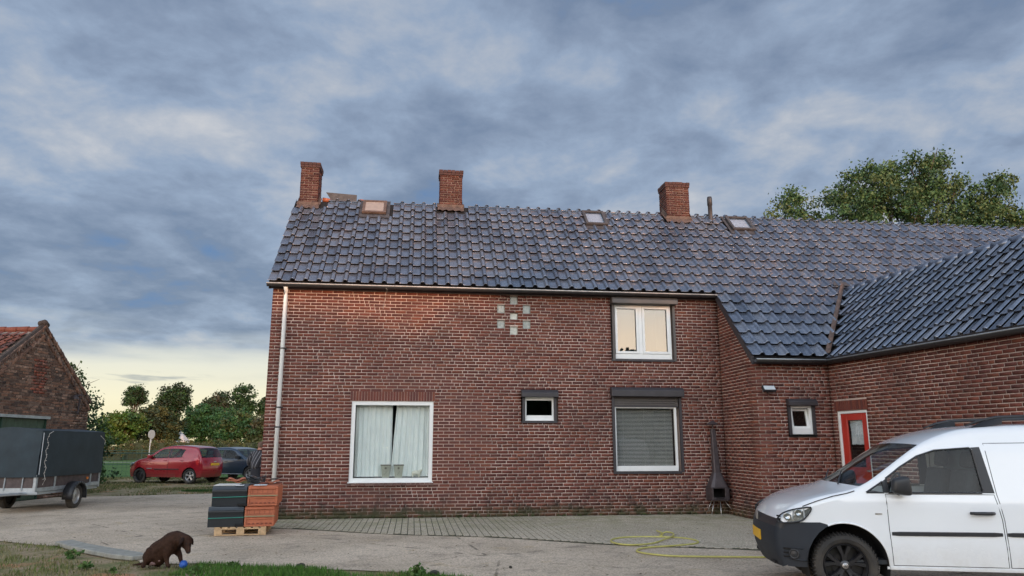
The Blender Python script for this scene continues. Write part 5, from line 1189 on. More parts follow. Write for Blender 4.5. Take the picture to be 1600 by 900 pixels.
# mouldings, handles, mirrors, rails, badge
for sgn in (-1, 1):
    def strip(name, x0, x1, z0, z1, z0b=None, off=.014, mat='blackplastic', nseg=14):
        mb = MB(); V = []
        for i in range(nseg + 1):
            x = x0 + (x1 - x0) * i / nseg; zz = z0 + ((z0b or z0) - z0) * i / nseg; e_ = min(1, min(i, nseg - i) / 1.0 + .45)
            for o_, t in ((0, 0), (off * e_, .12), (off * e_, .88), (0, 1)): V.append(vs_(x, zz + (z1 - z0) * ((t - .5) * (.6 + .4 * min(1, e_)) + .5), sgn, o_ - .001))
        mb.add(V, [(4 * i + k, 4 * i + k + 1, 4 * i + 5 + k, 4 * i + 4 + k) for i in range(nseg) for k in range(3)] + [(0, 1, 2, 3), (4 * nseg, 4 * nseg + 1, 4 * nseg + 2, 4 * nseg + 3)]); return mb.build(name, MAT[mat], van)
    strip('side_moulding', .49 + O8, 1.53 + O8, .632, .676, .640); strip('side_moulding', 1.575 + O8, 2.31 + O8, .640, .684, .642)
    strip('sill_panel', .42 + O8, 2.25 + O8, .300, .335, off=.010, mat='vanwhite')
    h = MB(); a = vs_(1.25 + O8, .868, sgn, .012); b = vs_(1.47 + O8, .868, sgn, .012); m1 = vs_(1.29 + O8, .868, sgn, .045); m2 = vs_(1.43 + O8, .868, sgn, .045); h.tube([a, m1, m1.lerp(m2, .5), m2, b], [.014, .017, .018, .018, .017], 10); h.build('door_handle', MAT['blackplastic'], van, smooth=True)
    k_ = MB(); p = vs_(1.455 + O8, .868, sgn, .030); k_.lathe([(0, 0), (.008, 0)], 12, Matrix.Translation(p) @ Matrix.Rotation(R(90) * (1 if sgn < 0 else -1), 4, 'X') @ Matrix.Translation((0, 0, .003))); k_.build('lock', MAT['steel'], van)
    # mirror
    mo = vs_(.56 + O8, 1.12, sgn, .0); q = bmesh.new(); bmesh.ops.create_cube(q, size=1)
    for v in q.verts:
        v.co = Vector((v.co.x * .20, v.co.y * .17, v.co.z * .215)); 
        if v.co.x < 0: v.co.z *= .72; v.co.y *= .6
        if v.co.z > 0: v.co.x *= .86
    me = bpy.data.meshes.new('mirror'); q.to_mesh(me); q.free(); me.materials.append(MAT['blackplastic']); o = bpy.data.objects.new('mirror', me); link(o, van); o.location = mo + Vector((.03, sgn * .135, .015)); s_ = o.modifiers.new('s', 'SUBSURF'); s_.levels = s_.render_levels = 2
    bv = o.modifiers.new('b', 'BEVEL'); bv.width = .045; bv.segments = 2; o.modifiers.move(1, 0)
    for pl in me.polygons: pl.use_smooth = True
    ar = MB(); ar.tube([vs_(.56 + O8, 1.085, sgn, -.01), mo + Vector((.02, sgn * .09, -.06))], [.03, .025], 8); ar.build('mirror_arm', MAT['blackplastic'], o.parent, smooth=True)
    # roof rails
    rl = MB(); yy = .60; pts = [(1.42, 1.735), (1.56, 1.785), (1.74, 1.822), (2.0, 1.832), (2.6, 1.838), (3.1, 1.826), (3.3, 1.78)]
    rl.tube([(x + O8, sgn * yy, z + .010) for x, z in pts], [.008, .016, .018, .016, .016, .016, .008], 8)
    rl.add([(1.42 + O8, sgn * yy - .02, 1.70), (1.42 + O8, sgn * yy + .02, 1.70), (1.78 + O8, sgn * yy + .02, 1.76), (1.78 + O8, sgn * yy - .02, 1.76), (1.60 + O8, sgn * yy - .015, 1.795), (1.60 + O8, sgn * yy + .015, 1.795), (1.78 + O8, sgn * yy + .015, 1.83), (1.78 + O8, sgn * yy - .015, 1.83)], [(0, 3, 7, 4), (1, 5, 6, 2), (0, 4, 5, 1), (3, 2, 6, 7), (4, 7, 6, 5)])
    rl.build('roof_rail', MAT['blackplastic'], van, smooth=True)
    bd = strip('badge', .345 + O8, .415 + O8, .838, .858, off=.006, mat='steel', nseg=6)
    # wheel arch lip and fog lamp
    lp = MB(); lp.tube([vs_(.92 + .42 * math.cos(t), .335 + .42 * math.sin(t), sgn, .0) for t in [math.pi * (.66 * k / 20) for k in range(20)]], .010, 6, cap=False); lp.build('wheel_arch', MAT['vanwhite'], van, smooth=True)
    fo = MB(); p = vs_(.37, .428, sgn, .004); Mf = Matrix.Translation(p) @ Matrix.Rotation(R(-22 if sgn < 0 else 22), 4, 'Z') @ Matrix.Rotation(R(90) * (1 if sgn < 0 else -1), 4, 'X'); fo.lathe([(0, .004), (.035, .006), (.040, .012), (.052, .010), (.056, -.004)], 20, Mf); fo.build('fog_lamp', MAT['blackplastic'], van, smooth=True)
    fi = MB(); fi.lathe([(0, .014), (.033, .010)], 16, Mf); fi.build('fog_lens', MAT['blackplastic'], van)
    # recess below the bumper crease and air slots
    sl = MB()
    for zz in (.40, .44, .48): sl.tube([vs_(.27, zz, sgn, .002), vs_(.30, zz, sgn, .004), vs_(.34, zz, sgn, .002)], .011, 6)
    sl.build('air_slot', MAT['soot'], van)
    gs = MB()
    for zz in (.745, .775, .805): gs.tube([vs_(.225, zz, sgn, .000), vs_(.24, zz, sgn, .002), vs_(.26, zz - .004, sgn, .001)], .010, 6)
    gs.build('grille_bar', MAT['soot'], van)
    cr = MB(); cr.tube([vs_(.34, .475, sgn, .003), vs_(.38, .490, sgn, .005), vs_(.46, .485, sgn, .002)], .007, 6); cr.tube([vs_(.32, .385, sgn, .003), vs_(.38, .372, sgn, .006), vs_(.50, .365, sgn, .002)], .010, 6); cr.build('bumper_crease', MAT['vangrey'], van, smooth=True)
    # headlight details: clear cover over bowl reflectors
    hl = MB()
    for (hx, hz, hr) in ((.325, .805, .040), (.44, .845, .040)):
        p = vs_(hx, hz, sgn, .006); Mh = Matrix.Translation(p) @ Matrix.Rotation(R(-24 if sgn < 0 else 24) * max(0, 1 - hx), 4, 'Z') @ Matrix.Rotation(R(90) * (1 if sgn < 0 else -1), 4, 'X'); hl.lathe([(0, -.004), (hr * .55, -.001), (hr * .9, .007), (hr, .003)], 20, Mh)
    hl.build('reflector_bowl', MAT['headlamp'], van, smooth=True)
    lo = [vs_(x, z, sgn, .010) for x, z in smooth_poly(headp, 1)]; hb = MB(); hb.tube(lo + [lo[0]], .008, 6, cap=False); hb.build('headlight_rim', MAT['blackplastic'], van)
    for a_, b_ in (((.375, .78), (.395, .885)), ((.50, .80), (.50, .895))): di = MB(); di.tube([vs_(*a_, sgn, .006), vs_(*b_, sgn, .006)], .007, 6); di.build('lamp_divider', MAT['signgrey'], van)
# front plate (yellow), seen edge on, and a front emblem
mb = MB(); mb.box(.166, .180, -.26, .26, .50, .61); pl_ = mb.build('number_plate', MAT['plate'], van, bevel=.003); pl_.location.x = .0
mb = MB(); mb.lathe([(0, .012), (.05, .010), (.062, 0)], 20, Matrix.Translation((.190, 0, .755)) @ Matrix.Rotation(R(-90), 4, 'Y')); mb.build('front_emblem', MAT['steel'], van, smooth=True)
# hood crease, cowl, wipers, interior
for sgn in (-1, 1):
    pts = [vs_(x + O8, z, sgn, .0015) for x, z in ((-.40, .912), (-.25, .965), (-.05, 1.02), (.10, 1.052), (.17, 1.075))]; m_ = MB(); m_.tube(pts, .0045, 5); m_.build('hood_line', MAT['soot'], vob['hood'])
MB().box(1.0, 1.12, -.66, .66, 1.06, 1.085).build('cowl', MAT['blackplastic'], van)
for y0_, y1_ in ((-.55, .0), (.05, .58)): MB().tube([(.98, y0_, 1.13), (1.16, y1_, 1.25)], .008, 6).build('wiper', MAT['blackplastic'], van)
mb = MB(); mb.box(1.10, 1.50, -.76, .76, .88, 1.04); mb.build('dashboard', MAT['blackplastic'], van, bevel=.05, seg=2)
mb = MB(); cx, cz = 1.60, 1.06; mb.tube([(cx + .10 * math.sin(t) * .5, -.38 + .18 * math.cos(t), cz + .18 * math.sin(t)) for t in [2 * math.pi * k / 24 for k in range(25)]], .014, 6); mb.build('steering_wheel', MAT['blackplastic'], van, smooth=True)
MB().box(2.50, 2.53, -.64, .64, .40, 1.58).build('bulkhead', MAT['bulk'], van)
seats(van, (1.95,), 'seat', .52, .50, .60)
MB().box(1.0, 2.5, -.78, .78, .34, .38).build('cabin_floor', MAT['seat'], van)

# --- red hatchback ------------------------------------------------------
def SC(x, z, L=3.7, W_=.83):
    y = W_
    if z > .85: y -= (z - .85) * .27 + max(0, z - 1.25) * .2
    if z < .5: y -= (.5 - z) * .15
    if x < .8: y -= .26 * ((.8 - x) / .8) ** 2.2
    if x > L - .6: y -= .14 * ((x - L + .6) / .6) ** 2
    return y
ry = R(14); rd = Vector((math.cos(ry), -math.sin(ry), 0)); rn = Vector((math.sin(ry), math.cos(ry), 0))
rorg = Vector((-12.50, 30.6, 0)) - rd * 3.72 + rn * .80
red = empty('hatchback_car', 'red five door hatchback parked on the grass in front of the dark blue car', 'car', rorg, -ry)
rp = [(.10, .24, .05, 'body'), (.03, .40, .10, 'body'), (.0, .55, .12, 'body'), (.05, .68, .11, 'body'), (.18, .80, .10, 'body'), (.50, .915, .09, 'body'), (.98, 1.00, .07, 'windshield'), (1.62, 1.415, .08, 'body'), (2.05, 1.495, .10, 'body'), (2.6, 1.50, .10, 'body'), (3.1, 1.465, .10, 'body'), (3.36, 1.41, .08, 'rear_window'), (3.60, 1.03, .07, 'body'), (3.67, .92, .09, 'body'), (3.71, .62, .11, 'body'), (3.72, .42, .10, 'body'), (3.62, .24, .05, 'body')]
rw = [[(1.22, 1.0), (1.60, 1.29), (1.76, 1.355), (2.06, 1.375), (2.02, 1.02)], [(2.14, 1.02), (2.17, 1.375), (2.50, 1.37), (2.78, 1.33), (2.68, 1.05)]]
rr = [('pillar', [(2.03, 1.015), (2.07, 1.38), (2.16, 1.38), (2.13, 1.015)]), ('door', [(1.05, .34), (1.08, .70), (1.10, .96), (2.07, 1.0), (2.08, .34)]), ('door.001', [(2.10, .34), (2.10, 1.0), (2.80, 1.03), (2.78, .80), (2.62, .60), (2.60, .34)]), ('taillight', [(3.28, .98), (3.40, 1.05), (3.56, .93), (3.55, .72), (3.46, .74), (3.40, .86)])]
rob, rs_, _, _ = car(red, rp, SC, [(.74, .30, .34), (3.12, .30, .34)], .24, rw, rr, MAT['redpaint'], {}, ('windshield', 'rear_window'), .08, bow=(.12, .14), nose=.8, L=3.72)
blk = {'body': 1}
for sgn in (-1, 1):
    sd_ = 1 if sgn < 0 else -1
    wheel(red, .74, sgn * .725, .29, .185, 'steelblack' if sgn < 0 else 'star', sd_, .20); wheel(red, 3.12, sgn * .725, .29, .185, 'star', sd_, .20)
    m_ = MB(); p = rs_(1.22, 1.05, sgn, .10); m_.box(-.06, .09, -.08, .08, -.06, .08, M=Matrix.Translation(p)); m_.build('mirror', MAT['redpaint'], red, bevel=.03, seg=2)
    for hx in (1.88, 2.66): m_ = MB(); m_.tube([rs_(hx, .90, sgn, .01), rs_(hx + .07, .905, sgn, .03), rs_(hx + .14, .90, sgn, .01)], .014, 6); m_.build('door_handle', MAT['redpaint'], red)
    m_ = MB(); m_.tube([rs_(x, .56, sgn, .012) for x in np.linspace(1.45, 2.62, 8)], .020, 6); m_.build('side_moulding', MAT['blackplastic'], red)
    m_ = MB(); m_.tube([rs_(x, .585, sgn, .018) for x in np.linspace(1.12, 1.36, 4)], .016, 6); m_.build('side_badge', MAT['alloy'], red)
    m_ = MB(); m_.tube([rs_(.07, .66, sgn, .01), rs_(.20, .74, sgn, .012), rs_(.36, .80, sgn, .006)], [.04, .06, .03], 8); m_.build('headlight', MAT['headlamp'], red, smooth=True)
mb = MB(); mb.box(3.70, 3.735, -.26, .26, .70, .80); mb.build('number_plate', MAT['plate'], red, bevel=.004)
mk = MB()
for i, a in enumerate((-.20, -.13, -.04, .03, .10, .18)): mk.box(3.735, 3.738, a, a + .035, .725, .775)
MB().box(3.66, 3.72, -.06, .06, .84, .88).build('tailgate_badge', MAT['alloy'], red)
seats(red, (1.95, 2.75), 'seat', .38, .48, .56)
MB().box(1.0, 1.40, -.65, .65, .75, .98).build('dashboard', MAT['blackplastic'], red, bevel=.04)
# --- dark blue car facing right ------------------------------------------
by = R(180 + 24); bd_ = Vector((math.cos(by), math.sin(by), 0))
bl_ = empty('compact_car', 'dark blue three door car half hidden by the red hatchback and the house corner', 'car', (-10.55, 33.75, 0), math.atan2(math.sin(R(155)), math.cos(R(155))))
bp_ = [(.10, .24, .05, 'body'), (.02, .42, .10, 'body'), (.0, .58, .12, 'body'), (.10, .72, .11, 'body'), (.40, .83, .10, 'body'), (.98, .93, .07, 'windshield'), (1.72, 1.34, .08, 'body'), (2.2, 1.42, .10, 'body'), (2.9, 1.41, .10, 'body'), (3.35, 1.34, .08, 'rear_window'), (3.66, .98, .07, 'body'), (3.76, .85, .09, 'body'), (3.80, .5, .11, 'body'), (3.70, .24, .05, 'body')]
bw_ = [[(1.32, .94), (1.74, 1.22), (1.9, 1.28), (2.28, 1.30), (2.24, .95)], [(2.38, .96), (2.42, 1.30), (2.9, 1.29), (3.18, 1.22), (3.05, .99)]]
bob, bs_, _, _ = car(bl_, bp_, lambda x, z: SC(x, z, 3.8, .82), [(.76, .30, .34), (3.2, .30, .34)], .24, bw_, [('pillar', [(2.25, .945), (2.29, 1.305), (2.41, 1.305), (2.37, .945)]), ('door', [(1.10, .34), (1.12, .90), (2.33, .93), (2.33, .34)])], MAT['bluepaint'], {}, ('windshield', 'rear_window'), .09, bow=(.12, .12), nose=.8, L=3.8)
for sgn in (-1, 1):
    sd_ = 1 if sgn < 0 else -1
    wheel(bl_, .76, sgn * .72, .29, .185, 'star', sd_, .19); wheel(bl_, 3.2, sgn * .72, .29, .185, 'star', sd_, .19)
    m_ = MB(); m_.box(-.06, .09, -.09, .09, -.06, .08, M=Matrix.Translation(bs_(1.38, .99, sgn, .11))); m_.build('mirror', MAT['blackplastic'], bl_, bevel=.03, seg=2)
    m_ = MB(); m_.tube([bs_(2.05, .80, sgn, .01), bs_(2.12, .80, sgn, .03), bs_(2.19, .80, sgn, .01)], .014, 6); m_.build('door_handle', MAT['blackplastic'], bl_)
    m_ = MB(); m_.tube([bs_(x, .27, sgn, .006) for x in np.linspace(1.15, 2.8, 6)], .014, 6); m_.build('sill_trim', MAT['alloy'], bl_)
seats(bl_, (2.0, 2.85), 'seat', .36, .48, .54)

# ------------------------------------------------------------------ covered trailer
tr = empty('covered_trailer', 'box trailer under a dark grey tarpaulin parked at the left edge', 'trailer', (-11.82, 19.1, 0), R(3.2))
fx0, fx1, fy0, fy1 = -.68, .68, -1.5, 1.45
b = MB(); b.box(fx0, fx1, fy0, fy1, .40, .46); b.box(fx0 - .1, fx1 + .10, fy0 - .06, fy0 - .0, .42, .47); b.build('chassis', MAT['galv'], tr)
for (a0_, a1_, b0_, b1_, lb) in ((fx0, fx1, fy0 - .015, fy0 + .01, 0), (fx1 - .01, fx1 + .015, fy0, fy1, 1), (fx0 - .015, fx0 + .01, fy0, fy1, 1), (fx0, fx1, fy1 - .01, fy1 + .015, 0)):
    s = MB(); s.box(a0_, a1_, b0_, b1_, .50, .80); s.build('side_board', MAT['board'], tr, bevel=.004)
    s = MB(); s.box(a0_ - .006, a1_ + .006, b0_ - .006, b1_ + .006, .47, .56); s.build('board_rail', MAT['galv'], tr)
for (x, y) in ((fx1, fy0), (fx0, fy0), (fx1, fy1), (fx0, fy1)): s = MB(); s.box(x - .035, x + .035, y - .035, y + .035, .44, .86); s.build('corner_post', MAT['galv'], tr, bevel=.006)
for (x, y, yy) in ((.0, fy0 - .03, 0), (-.45, fy0 - .03, 0), (.4, fy0 - .03, 0)): s = MB(); s.tube([(x, y, .50), (x + .01, y, .84)], .014, 6); s.build('clamp_bar', MAT['galv' if x > -.2 else 'blackplastic'], tr)
for y in (-.75, .95): s = MB(); s.box(fx1 + .016, fx1 + .035, y, y + .05, .52, .82); s.build('board_clamp', MAT['galv'], tr)
# tarpaulin: gently sagging skin with a low gabled top
V = []; NXt, NYt, NZt = 12, 14, 8
def tarp_side(pts_fn, na, nb, name):
    mb = MB(); V = [pts_fn(i / na, j / nb) for j in range(nb + 1) for i in range(na + 1)]; mb.add(V, [(j * (na + 1) + i, j * (na + 1) + i + 1, (j + 1) * (na + 1) + i + 1, (j + 1) * (na + 1) + i) for j in range(nb) for i in range(na)]); return mb
top = lambda x: 1.87 + .085 * (1 - abs(x) / .72) ** .8
bulge = lambda a, b, k: .022 * math.sin(math.pi * a) * math.sin(math.pi * b) + .010 * mnoise.noise(Vector((a * 5, b * 3, k)))
tp = MB()
for nm, fn in (('f', lambda a, b: (-.71 + 1.42 * a, fy0 - .06 - bulge(a, b, 1) + .05 * b, .80 + (top(-.71 + 1.42 * a) - .80) * b)), ('r', lambda a, b: (.735 + bulge(a, b, 2) - .03 * b, fy0 - .06 + .05 * b + (fy1 - fy0 + .10 - .10 * b) * a + (.06 * a * b), .80 + (1.87 - .80 + .0 - .0 * a) * b)), ('l', lambda a, b: (-.735 - bulge(a, b, 3) + .03 * b, fy1 + .04 - (fy1 - fy0 + .10) * a, .80 + 1.07 * b)), ('b', lambda a, b: (.71 - 1.42 * a, fy1 + .07 + .06 * b * 0, .80 + (top(.71 - 1.42 * a) - .80) * b)), ('t', lambda a, b: (-.71 + 1.42 * a, fy0 - .01 + (fy1 - fy0 + .07) * b, top(-.71 + 1.42 * a) - .018 * math.sin(math.pi * b) * math.sin(math.pi * a) ** .5 if 0 < a < 1 else top(-.71 + 1.42 * a)))):
    m2 = tarp_side(fn, 14, 12, nm); b0 = len(tp.v); tp.v += m2.v; tp.t += m2.t; tp.f += [tuple(b0 + i for i in f) for f in m2.f]
tp = tp.build('tarpaulin', MAT['tarp'], tr, smooth=False); bm = bmesh.new(); bm.from_mesh(tp.data); bmesh.ops.remove_doubles(bm, verts=bm.verts, dist=.012); bmesh.ops.recalc_face_normals(bm, faces=bm.faces); bm.to_mesh(tp.data); bm.free()
lace = [(.72 + .045 * (k % 2), fy0 + .10 + .02 * math.sin(k) + .05 * ((9 - k) / 9), .62 + 1.18 * k / 9) for k in range(10)] + [(.735, fy0 + .32, 1.86)]
MB().tube([(p[0] + .04 - .0, p[1], p[2]) for p in lace], .006, 6).build('lacing_rope', MAT['rope'], tp)
for k in range(8): z = .75 + k * .14; MB().tube([(.765, fy0 + .13, z), (.775, fy0 + .17, z + .012)], .007, 5).build('rope_hook', MAT['rope'], tp)
MB().tube([(.75, fy1 - .25, 1.78), (.78, fy1 - .05, 1.66), (.77, fy1 - .02, 1.55)], .008, 5).build('lacing_rope', MAT['rope'], tp)
MB().tube([(.745, fy0 - .02, .86), (.735, fy0 + .0, 1.3), (.725, fy0 + .02, 1.82)], .010, 6).build('corner_seam', MAT['signgrey'], tp)
for sgn in (-1, 1):
    wheel(tr, 0, 0, .285, .16, 'disc', 1, .19)[0].matrix_local = Matrix.Translation((sgn * .80, .05, 0)) @ Matrix.Rotation(R(90) * sgn, 4, 'Z')
    fd = MB(); V = []
    for k in range(15):
        t = math.pi * (-.06 + 1.12 * k / 14)
        for yy in (.70, .94): V.append((sgn * yy, .05 + .37 * math.cos(t), .285 + .36 * math.sin(t)))
    fd.add(V, [(2 * k, 2 * k + 2, 2 * k + 3, 2 * k + 1) for k in range(14)])
    V2 = [(sgn * .94, .05, .285 + .30)] 
    for k in range(14):
        t0, t1 = math.pi * (-.06 + 1.12 * k / 14), math.pi * (-.06 + 1.12 * (k + 1) / 14); fd.add([(sgn * .94, .05 + .37 * math.cos(t0), .285 + .36 * math.sin(t0)), (sgn * .94, .05 + .37 * math.cos(t1), .285 + .36 * math.sin(t1)), (sgn * .945, .05 + .32 * math.cos(t1), .285 + .31 * math.sin(t1)), (sgn * .945, .05 + .32 * math.cos(t0), .285 + .31 * math.sin(t0))], [(0, 1, 2, 3)])
    o = fd.build('mudguard', MAT['blackplastic'], tr, smooth=True); s_ = o.modifiers.new('t', 'SOLIDIFY'); s_.thickness = .006
MB().box(.66, .76, .9, 1.35, .50, .58).build('side_light_panel', MAT['galv'], tr)
m_ = MB(); m_.box(.70, .725, .78, .85, .66, .72); m_.build('marker_light', MAT['amber'], tr, bevel=.006)
MB().tube([(-.55, fy0, .44), (0, fy0 - 1.2, .44), (.55, fy0, .44)], .03, 8).build('drawbar', MAT['galv'], tr); MB().tube([(0, fy0 - 1.1, .44), (0, fy0 - 1.5, .46)], [.035, .045], 8).build('coupling', MAT['galv'], tr)
MB().tube([(0, fy0 - 1.0, .0), (0, fy0 - 1.0, .6)], .022, 8).build('jockey_leg', MAT['galv'], tr)

# ------------------------------------------------------------------ old barn
bn = empty('old_barn', 'old weathered brick barn with red clay tile roof at the left edge', 'barn', (-13.77, 21.5, 0), 0)
HB, ZR, ZE = 2.75, 5.02, 3.02; sl_ = (ZR - ZE) / HB
def bspan(z): 
    h = HB if z < ZE - .1 else max(0, (ZR - .22 - z) / sl_)
    return [(HB - h, HB + h)] if h > .05 else []
Wb = Wall(straight((0, -HB, 0), (0, HB, 0)), 0, 2 * HB, bspan, [(HB - 3.1, HB + .66, 0, 2.36)], course=.083, ln=.235, hd=.11, jt=.02, palette=OLDB, depth=.02, rough=.008)
bkb = Wb.backing((0, ZE - .1), 'gable_wall', MAT['oldmortar'], bn, ([(-.02, -HB, ZE - .1), (-.02, HB, ZE - .1), (-.02, 0, ZR - .08)], [(0, 1, 2)]))
MAT['oldbrickdark'] = material('old_brick_dark', (.06, .045, .038), .9, var=.5, vscale=10, bump=1, bscale=30)
MAT['oldbrick'] = material('old_brick', (.2, .1, .07), .9, tint=True, var=.4, vscale=14, bump=.8, bscale=60, spec=.2)
lay = Wb.lay(ZR - .15)
red_col = [b for b in lay if abs(b[0] + b[1] / 2 - HB - .05) < .30 and 2.95 < b[2] < 3.95]
Wb.pal = [(.30, .105, .07), (.25, .09, .065), (.22, .11, .085)]; Wb.emit(red_col, 'brick_patch', MAT['oldbrick'], bkb); Wb.pal = OLDB
far = [b for b in lay if b not in red_col]; cand = sorted([b for b in far if b[4] and b[0] > 1.0 and b[2] > 1.85], key=lambda b: b[0])[:290]; cs_ = set(cand)
Wb.emit([b for b in far if b not in cs_], 'brick_field', MAT['oldbrick'], bkb)
ob = {}
for b in cand:
    ci = random.randrange(len(OLDB)); key = (round(b[1], 3), ci)
    if key not in ob: mb = MB(); mb.box(-b[1] / 2, b[1] / 2, -.0, .025, 0, b[3], OLDB[ci]); ob[key] = mb.mesh('brick', MAT['oldbrick'])
    o = bpy.data.objects.new('brick', ob[key]); link(o, bkb); p, d, n = Wb.path(b[0] + b[1] / 2); o.location = (p.x + random.uniform(-.004, .010), p.y, b[2] + random.uniform(-.003, .003)); o.rotation_euler = (random.uniform(-.015, .015), 0, math.atan2(d.y, d.x) + random.uniform(-.02, .02))
# tumbled verge brickwork along both slopes
vm = [(lambda c: (lambda mb: mb.mesh('verge_brick', MAT['oldbrick']))(MB().box(-.10, .10, -.022, .20, -.028, .028, c)))(c) for c in OLDB]
for sgn in (-1, 1):
    Ls = math.hypot(HB, ZR - ZE); k = int(Ls / .072); ang = math.atan2(-(ZR - ZE), HB)
    for i in range(k):
        t = (i + .5) / k; y = sgn * HB * t; z = ZR - .06 - (ZR - ZE) * t
        for rr_, off in ((0, .0), (1, -.23)):
            if random.random() < .08 * rr_: continue
            o = bpy.data.objects.new('verge_brick', random.choice(vm)); link(o, bkb); o.location = (.012 + random.uniform(-.012, .012), y - sgn * 0, z - .03 + off * 1.15); o.rotation_euler = (0, math.radians(0), 0)
            o.matrix_local = Matrix.Translation(o.location) @ Matrix.Rotation(-sgn * (ang) + 0, 4, 'X') @ Matrix.Rotation(R(90), 4, 'Z') @ Matrix.Rotation(R(90) + random.uniform(-.06, .06), 4, 'Y')
    vb_ = MB(); vb_.tube([(-.06, 0, ZR - .02), (-.06, sgn * HB * .33, ZR - .02 - (ZR - ZE) * .33), (-.06, sgn * HB * .66, ZR - (ZR - ZE) * .66 - .02), (-.06, sgn * (HB + .05), ZE - .04)], [.07, .06, .06, .05], 6); vb_.build('verge_capping', MAT['oldbrickdark'], bkb)
MB().tube([(-.10, -.14, ZR - .0), (-.06, 0, ZR + .04), (-.06, .16, ZR - .02)], [.08, .11, .08], 8).build('ridge_stone', MAT['oldbrickdark'], bkb, smooth=True)
b = MB(); b.box(-9, -.25, -HB + .02, HB - .02, 0, ZE - .1); b.build('barn_walls', MAT['oldmortar'], bn)
rfm = roof_frame(Vector((-8.6, -HB - .12, ZE - .25)), Vector((1, 0, 0)), Vector((0, HB, ZR - ZE)).normalized())
rb = MB(); Lr = math.hypot(HB + .1, ZR - ZE); rb.box(0, 8.5, 0, Lr, -.05, -.02, M=rfm); rb.add([(-8.6, 0, ZR - .2), (-.15, 0, ZR - .2), (-.15, HB + .1, ZE - .28), (-8.6, HB + .1, ZE - .28)], [(0, 1, 2, 3)]); rb = rb.build('roof', MAT['oldmortar'], bn)
TR_ = [(.20, .055, .030), (.16, .045, .030), (.25, .07, .036), (.11, .045, .035), (.19, .065, .042)]; tms = [tile_mesh(.235, .30, c, MAT['tilered'], .05, .02)[0] for c in TR_]
for r in range(11):
    for c in range(20):
        if (r + .5) * .30 > Lr: continue
        o = bpy.data.objects.new('roof_tile', random.choice(tms)); link(o, rb); o.matrix_local = rfm @ Matrix.Translation((8.5 - .25 - (c + 1) * .235, r * .30, random.uniform(0, .012))) @ Matrix.Rotation(random.uniform(-.02, .02), 4, 'Z')
rt_ = MB(); rt_.tube([(0, 0, 0), (.36, 0, 0)], [.085, .10], 8); rt_ = rt_.mesh('ridge_tile', MAT['terrad'], True)
for i in range(14): o = bpy.data.objects.new('ridge_tile', rt_); link(o, rb); o.location = (-.5 - i * .34, 0, ZR - .16 + random.uniform(-.01, .01)); o.rotation_euler = (0, 0, random.uniform(-.03, .03))
gd = MB(); 
for i in range(11): gd.box(-.10, -.06, -3.09 + i * .34, -3.09 + i * .34 + .33, 0, 2.27)
gd = gd.build('barn_door', MAT['greendoor'], bn, bevel=.006); gd['label'] = 'wide dark green plank door'
MB().box(-.12, .06, -3.12, .70, 2.28, 2.36).build('door_lintel', MAT['galv'], bn); 
for y in (-1.3, .62): MB().box(-.055, -.02, y, y + .05, 0, 2.27).build('door_batten', MAT['green'], bn)
lm = MB(); lm.tube([(.0, 1.70, 3.02), (.12, 1.70, 3.05), (.30, 1.78, 3.06)], .02, 6); lm.lathe([(.02, .05), (.08, 0), (.09, -.06)], 12, Matrix.Translation((.14, 1.70, 3.0))); lm.build('wall_lamp', MAT['iron'], bn)
MB().tube([(.02, 2.15, 3.0), (.02, 2.10, 2.5)], .03, 6).build('iron_anchor', MAT['iron'], bn)

# ------------------------------------------------------------------ fences, sign, playhouse
def fence(label, x0, x1, y0, y1, h, n, rails, r=.03, seed=0):
    f = empty('metal_fence', label, 'fence', (x0, y0, 0), 0); d = Vector((x1 - x0, y1 - y0, 0))
    for i in range(n + 1): p = d * (i / n); MB().tube([p, p + Vector((0, 0, h + .08))], r, 7).build('post', MAT['green'], f)
    for z, rr_ in rails: MB().tube([Vector((0, 0, z)), d + Vector((0, 0, z))], rr_, 6).build('rail', MAT['green'], f)
    wm = MB(); L_ = d.length; k = int(L_ / .22)
    for i in range(k): p = d * (i / k); wm.box(-.0035, .0035, -.0035, .0035, .05, h, M=Matrix.Translation(p))
    for j in range(int(h / .18)): wm.tube([Vector((0, 0, .1 + j * .18)), d + Vector((0, 0, .1 + j * .18))], .0035, 4)
    o = wm.build('wire_mesh', MAT['green'], f); return f
fence('dark green metal fence with wire mesh behind the red hatchback', -30.4, -6.6, 35.9, 35.9, 1.14, 7, [(1.14, .028), (.62, .012)], .045)
fence('lower green fence farther back across the lawn', -48, -16, 53, 55, 1.15, 12, [(1.12, .022), (.55, .012)], .03)
sg = empty('round_road_sign', 'round road sign seen from the side on a thin pale pole', 'sign', (-24.05, 50, 0), R(74))
MB().tube([(0, 0, 0), (0, 0, 2.42)], .032, 8).build('pole', MAT['signgrey'], sg)
m_ = MB(); m_.lathe([(0, -.012), (.30, -.012), (.305, 0), (.30, .012), (0, .012)], 28, Matrix.Translation((0, -.05, 2.20)) @ Matrix.Rotation(R(90), 4, 'X')); m_.build('sign_disc', MAT['signgrey'], sg)
MB().box(-.05, .05, -.06, -.04, 1.72, 1.86).build('sign_tag', MAT['signgrey'], sg)
ph = empty('playhouse', 'white pointed playhouse tent between the trees behind the hedge', 'playhouse', (X(283, 90), 90, 0), 0)
m_ = MB(); m_.add([(-.8, -.8, 0), (.8, -.8, 0), (.8, .8, 0), (-.8, .8, 0), (-.8, -.8, 1.9), (.8, -.8, 1.9), (.8, .8, 1.9), (-.8, .8, 1.9), (-.15, 0, 3.1)], [(0, 1, 5, 4), (1, 2, 6, 5), (2, 3, 7, 6), (3, 0, 4, 7), (4, 5, 8), (5, 6, 8), (6, 7, 8), (7, 4, 8)]); m_.build('canvas', MAT['tentw'], ph)
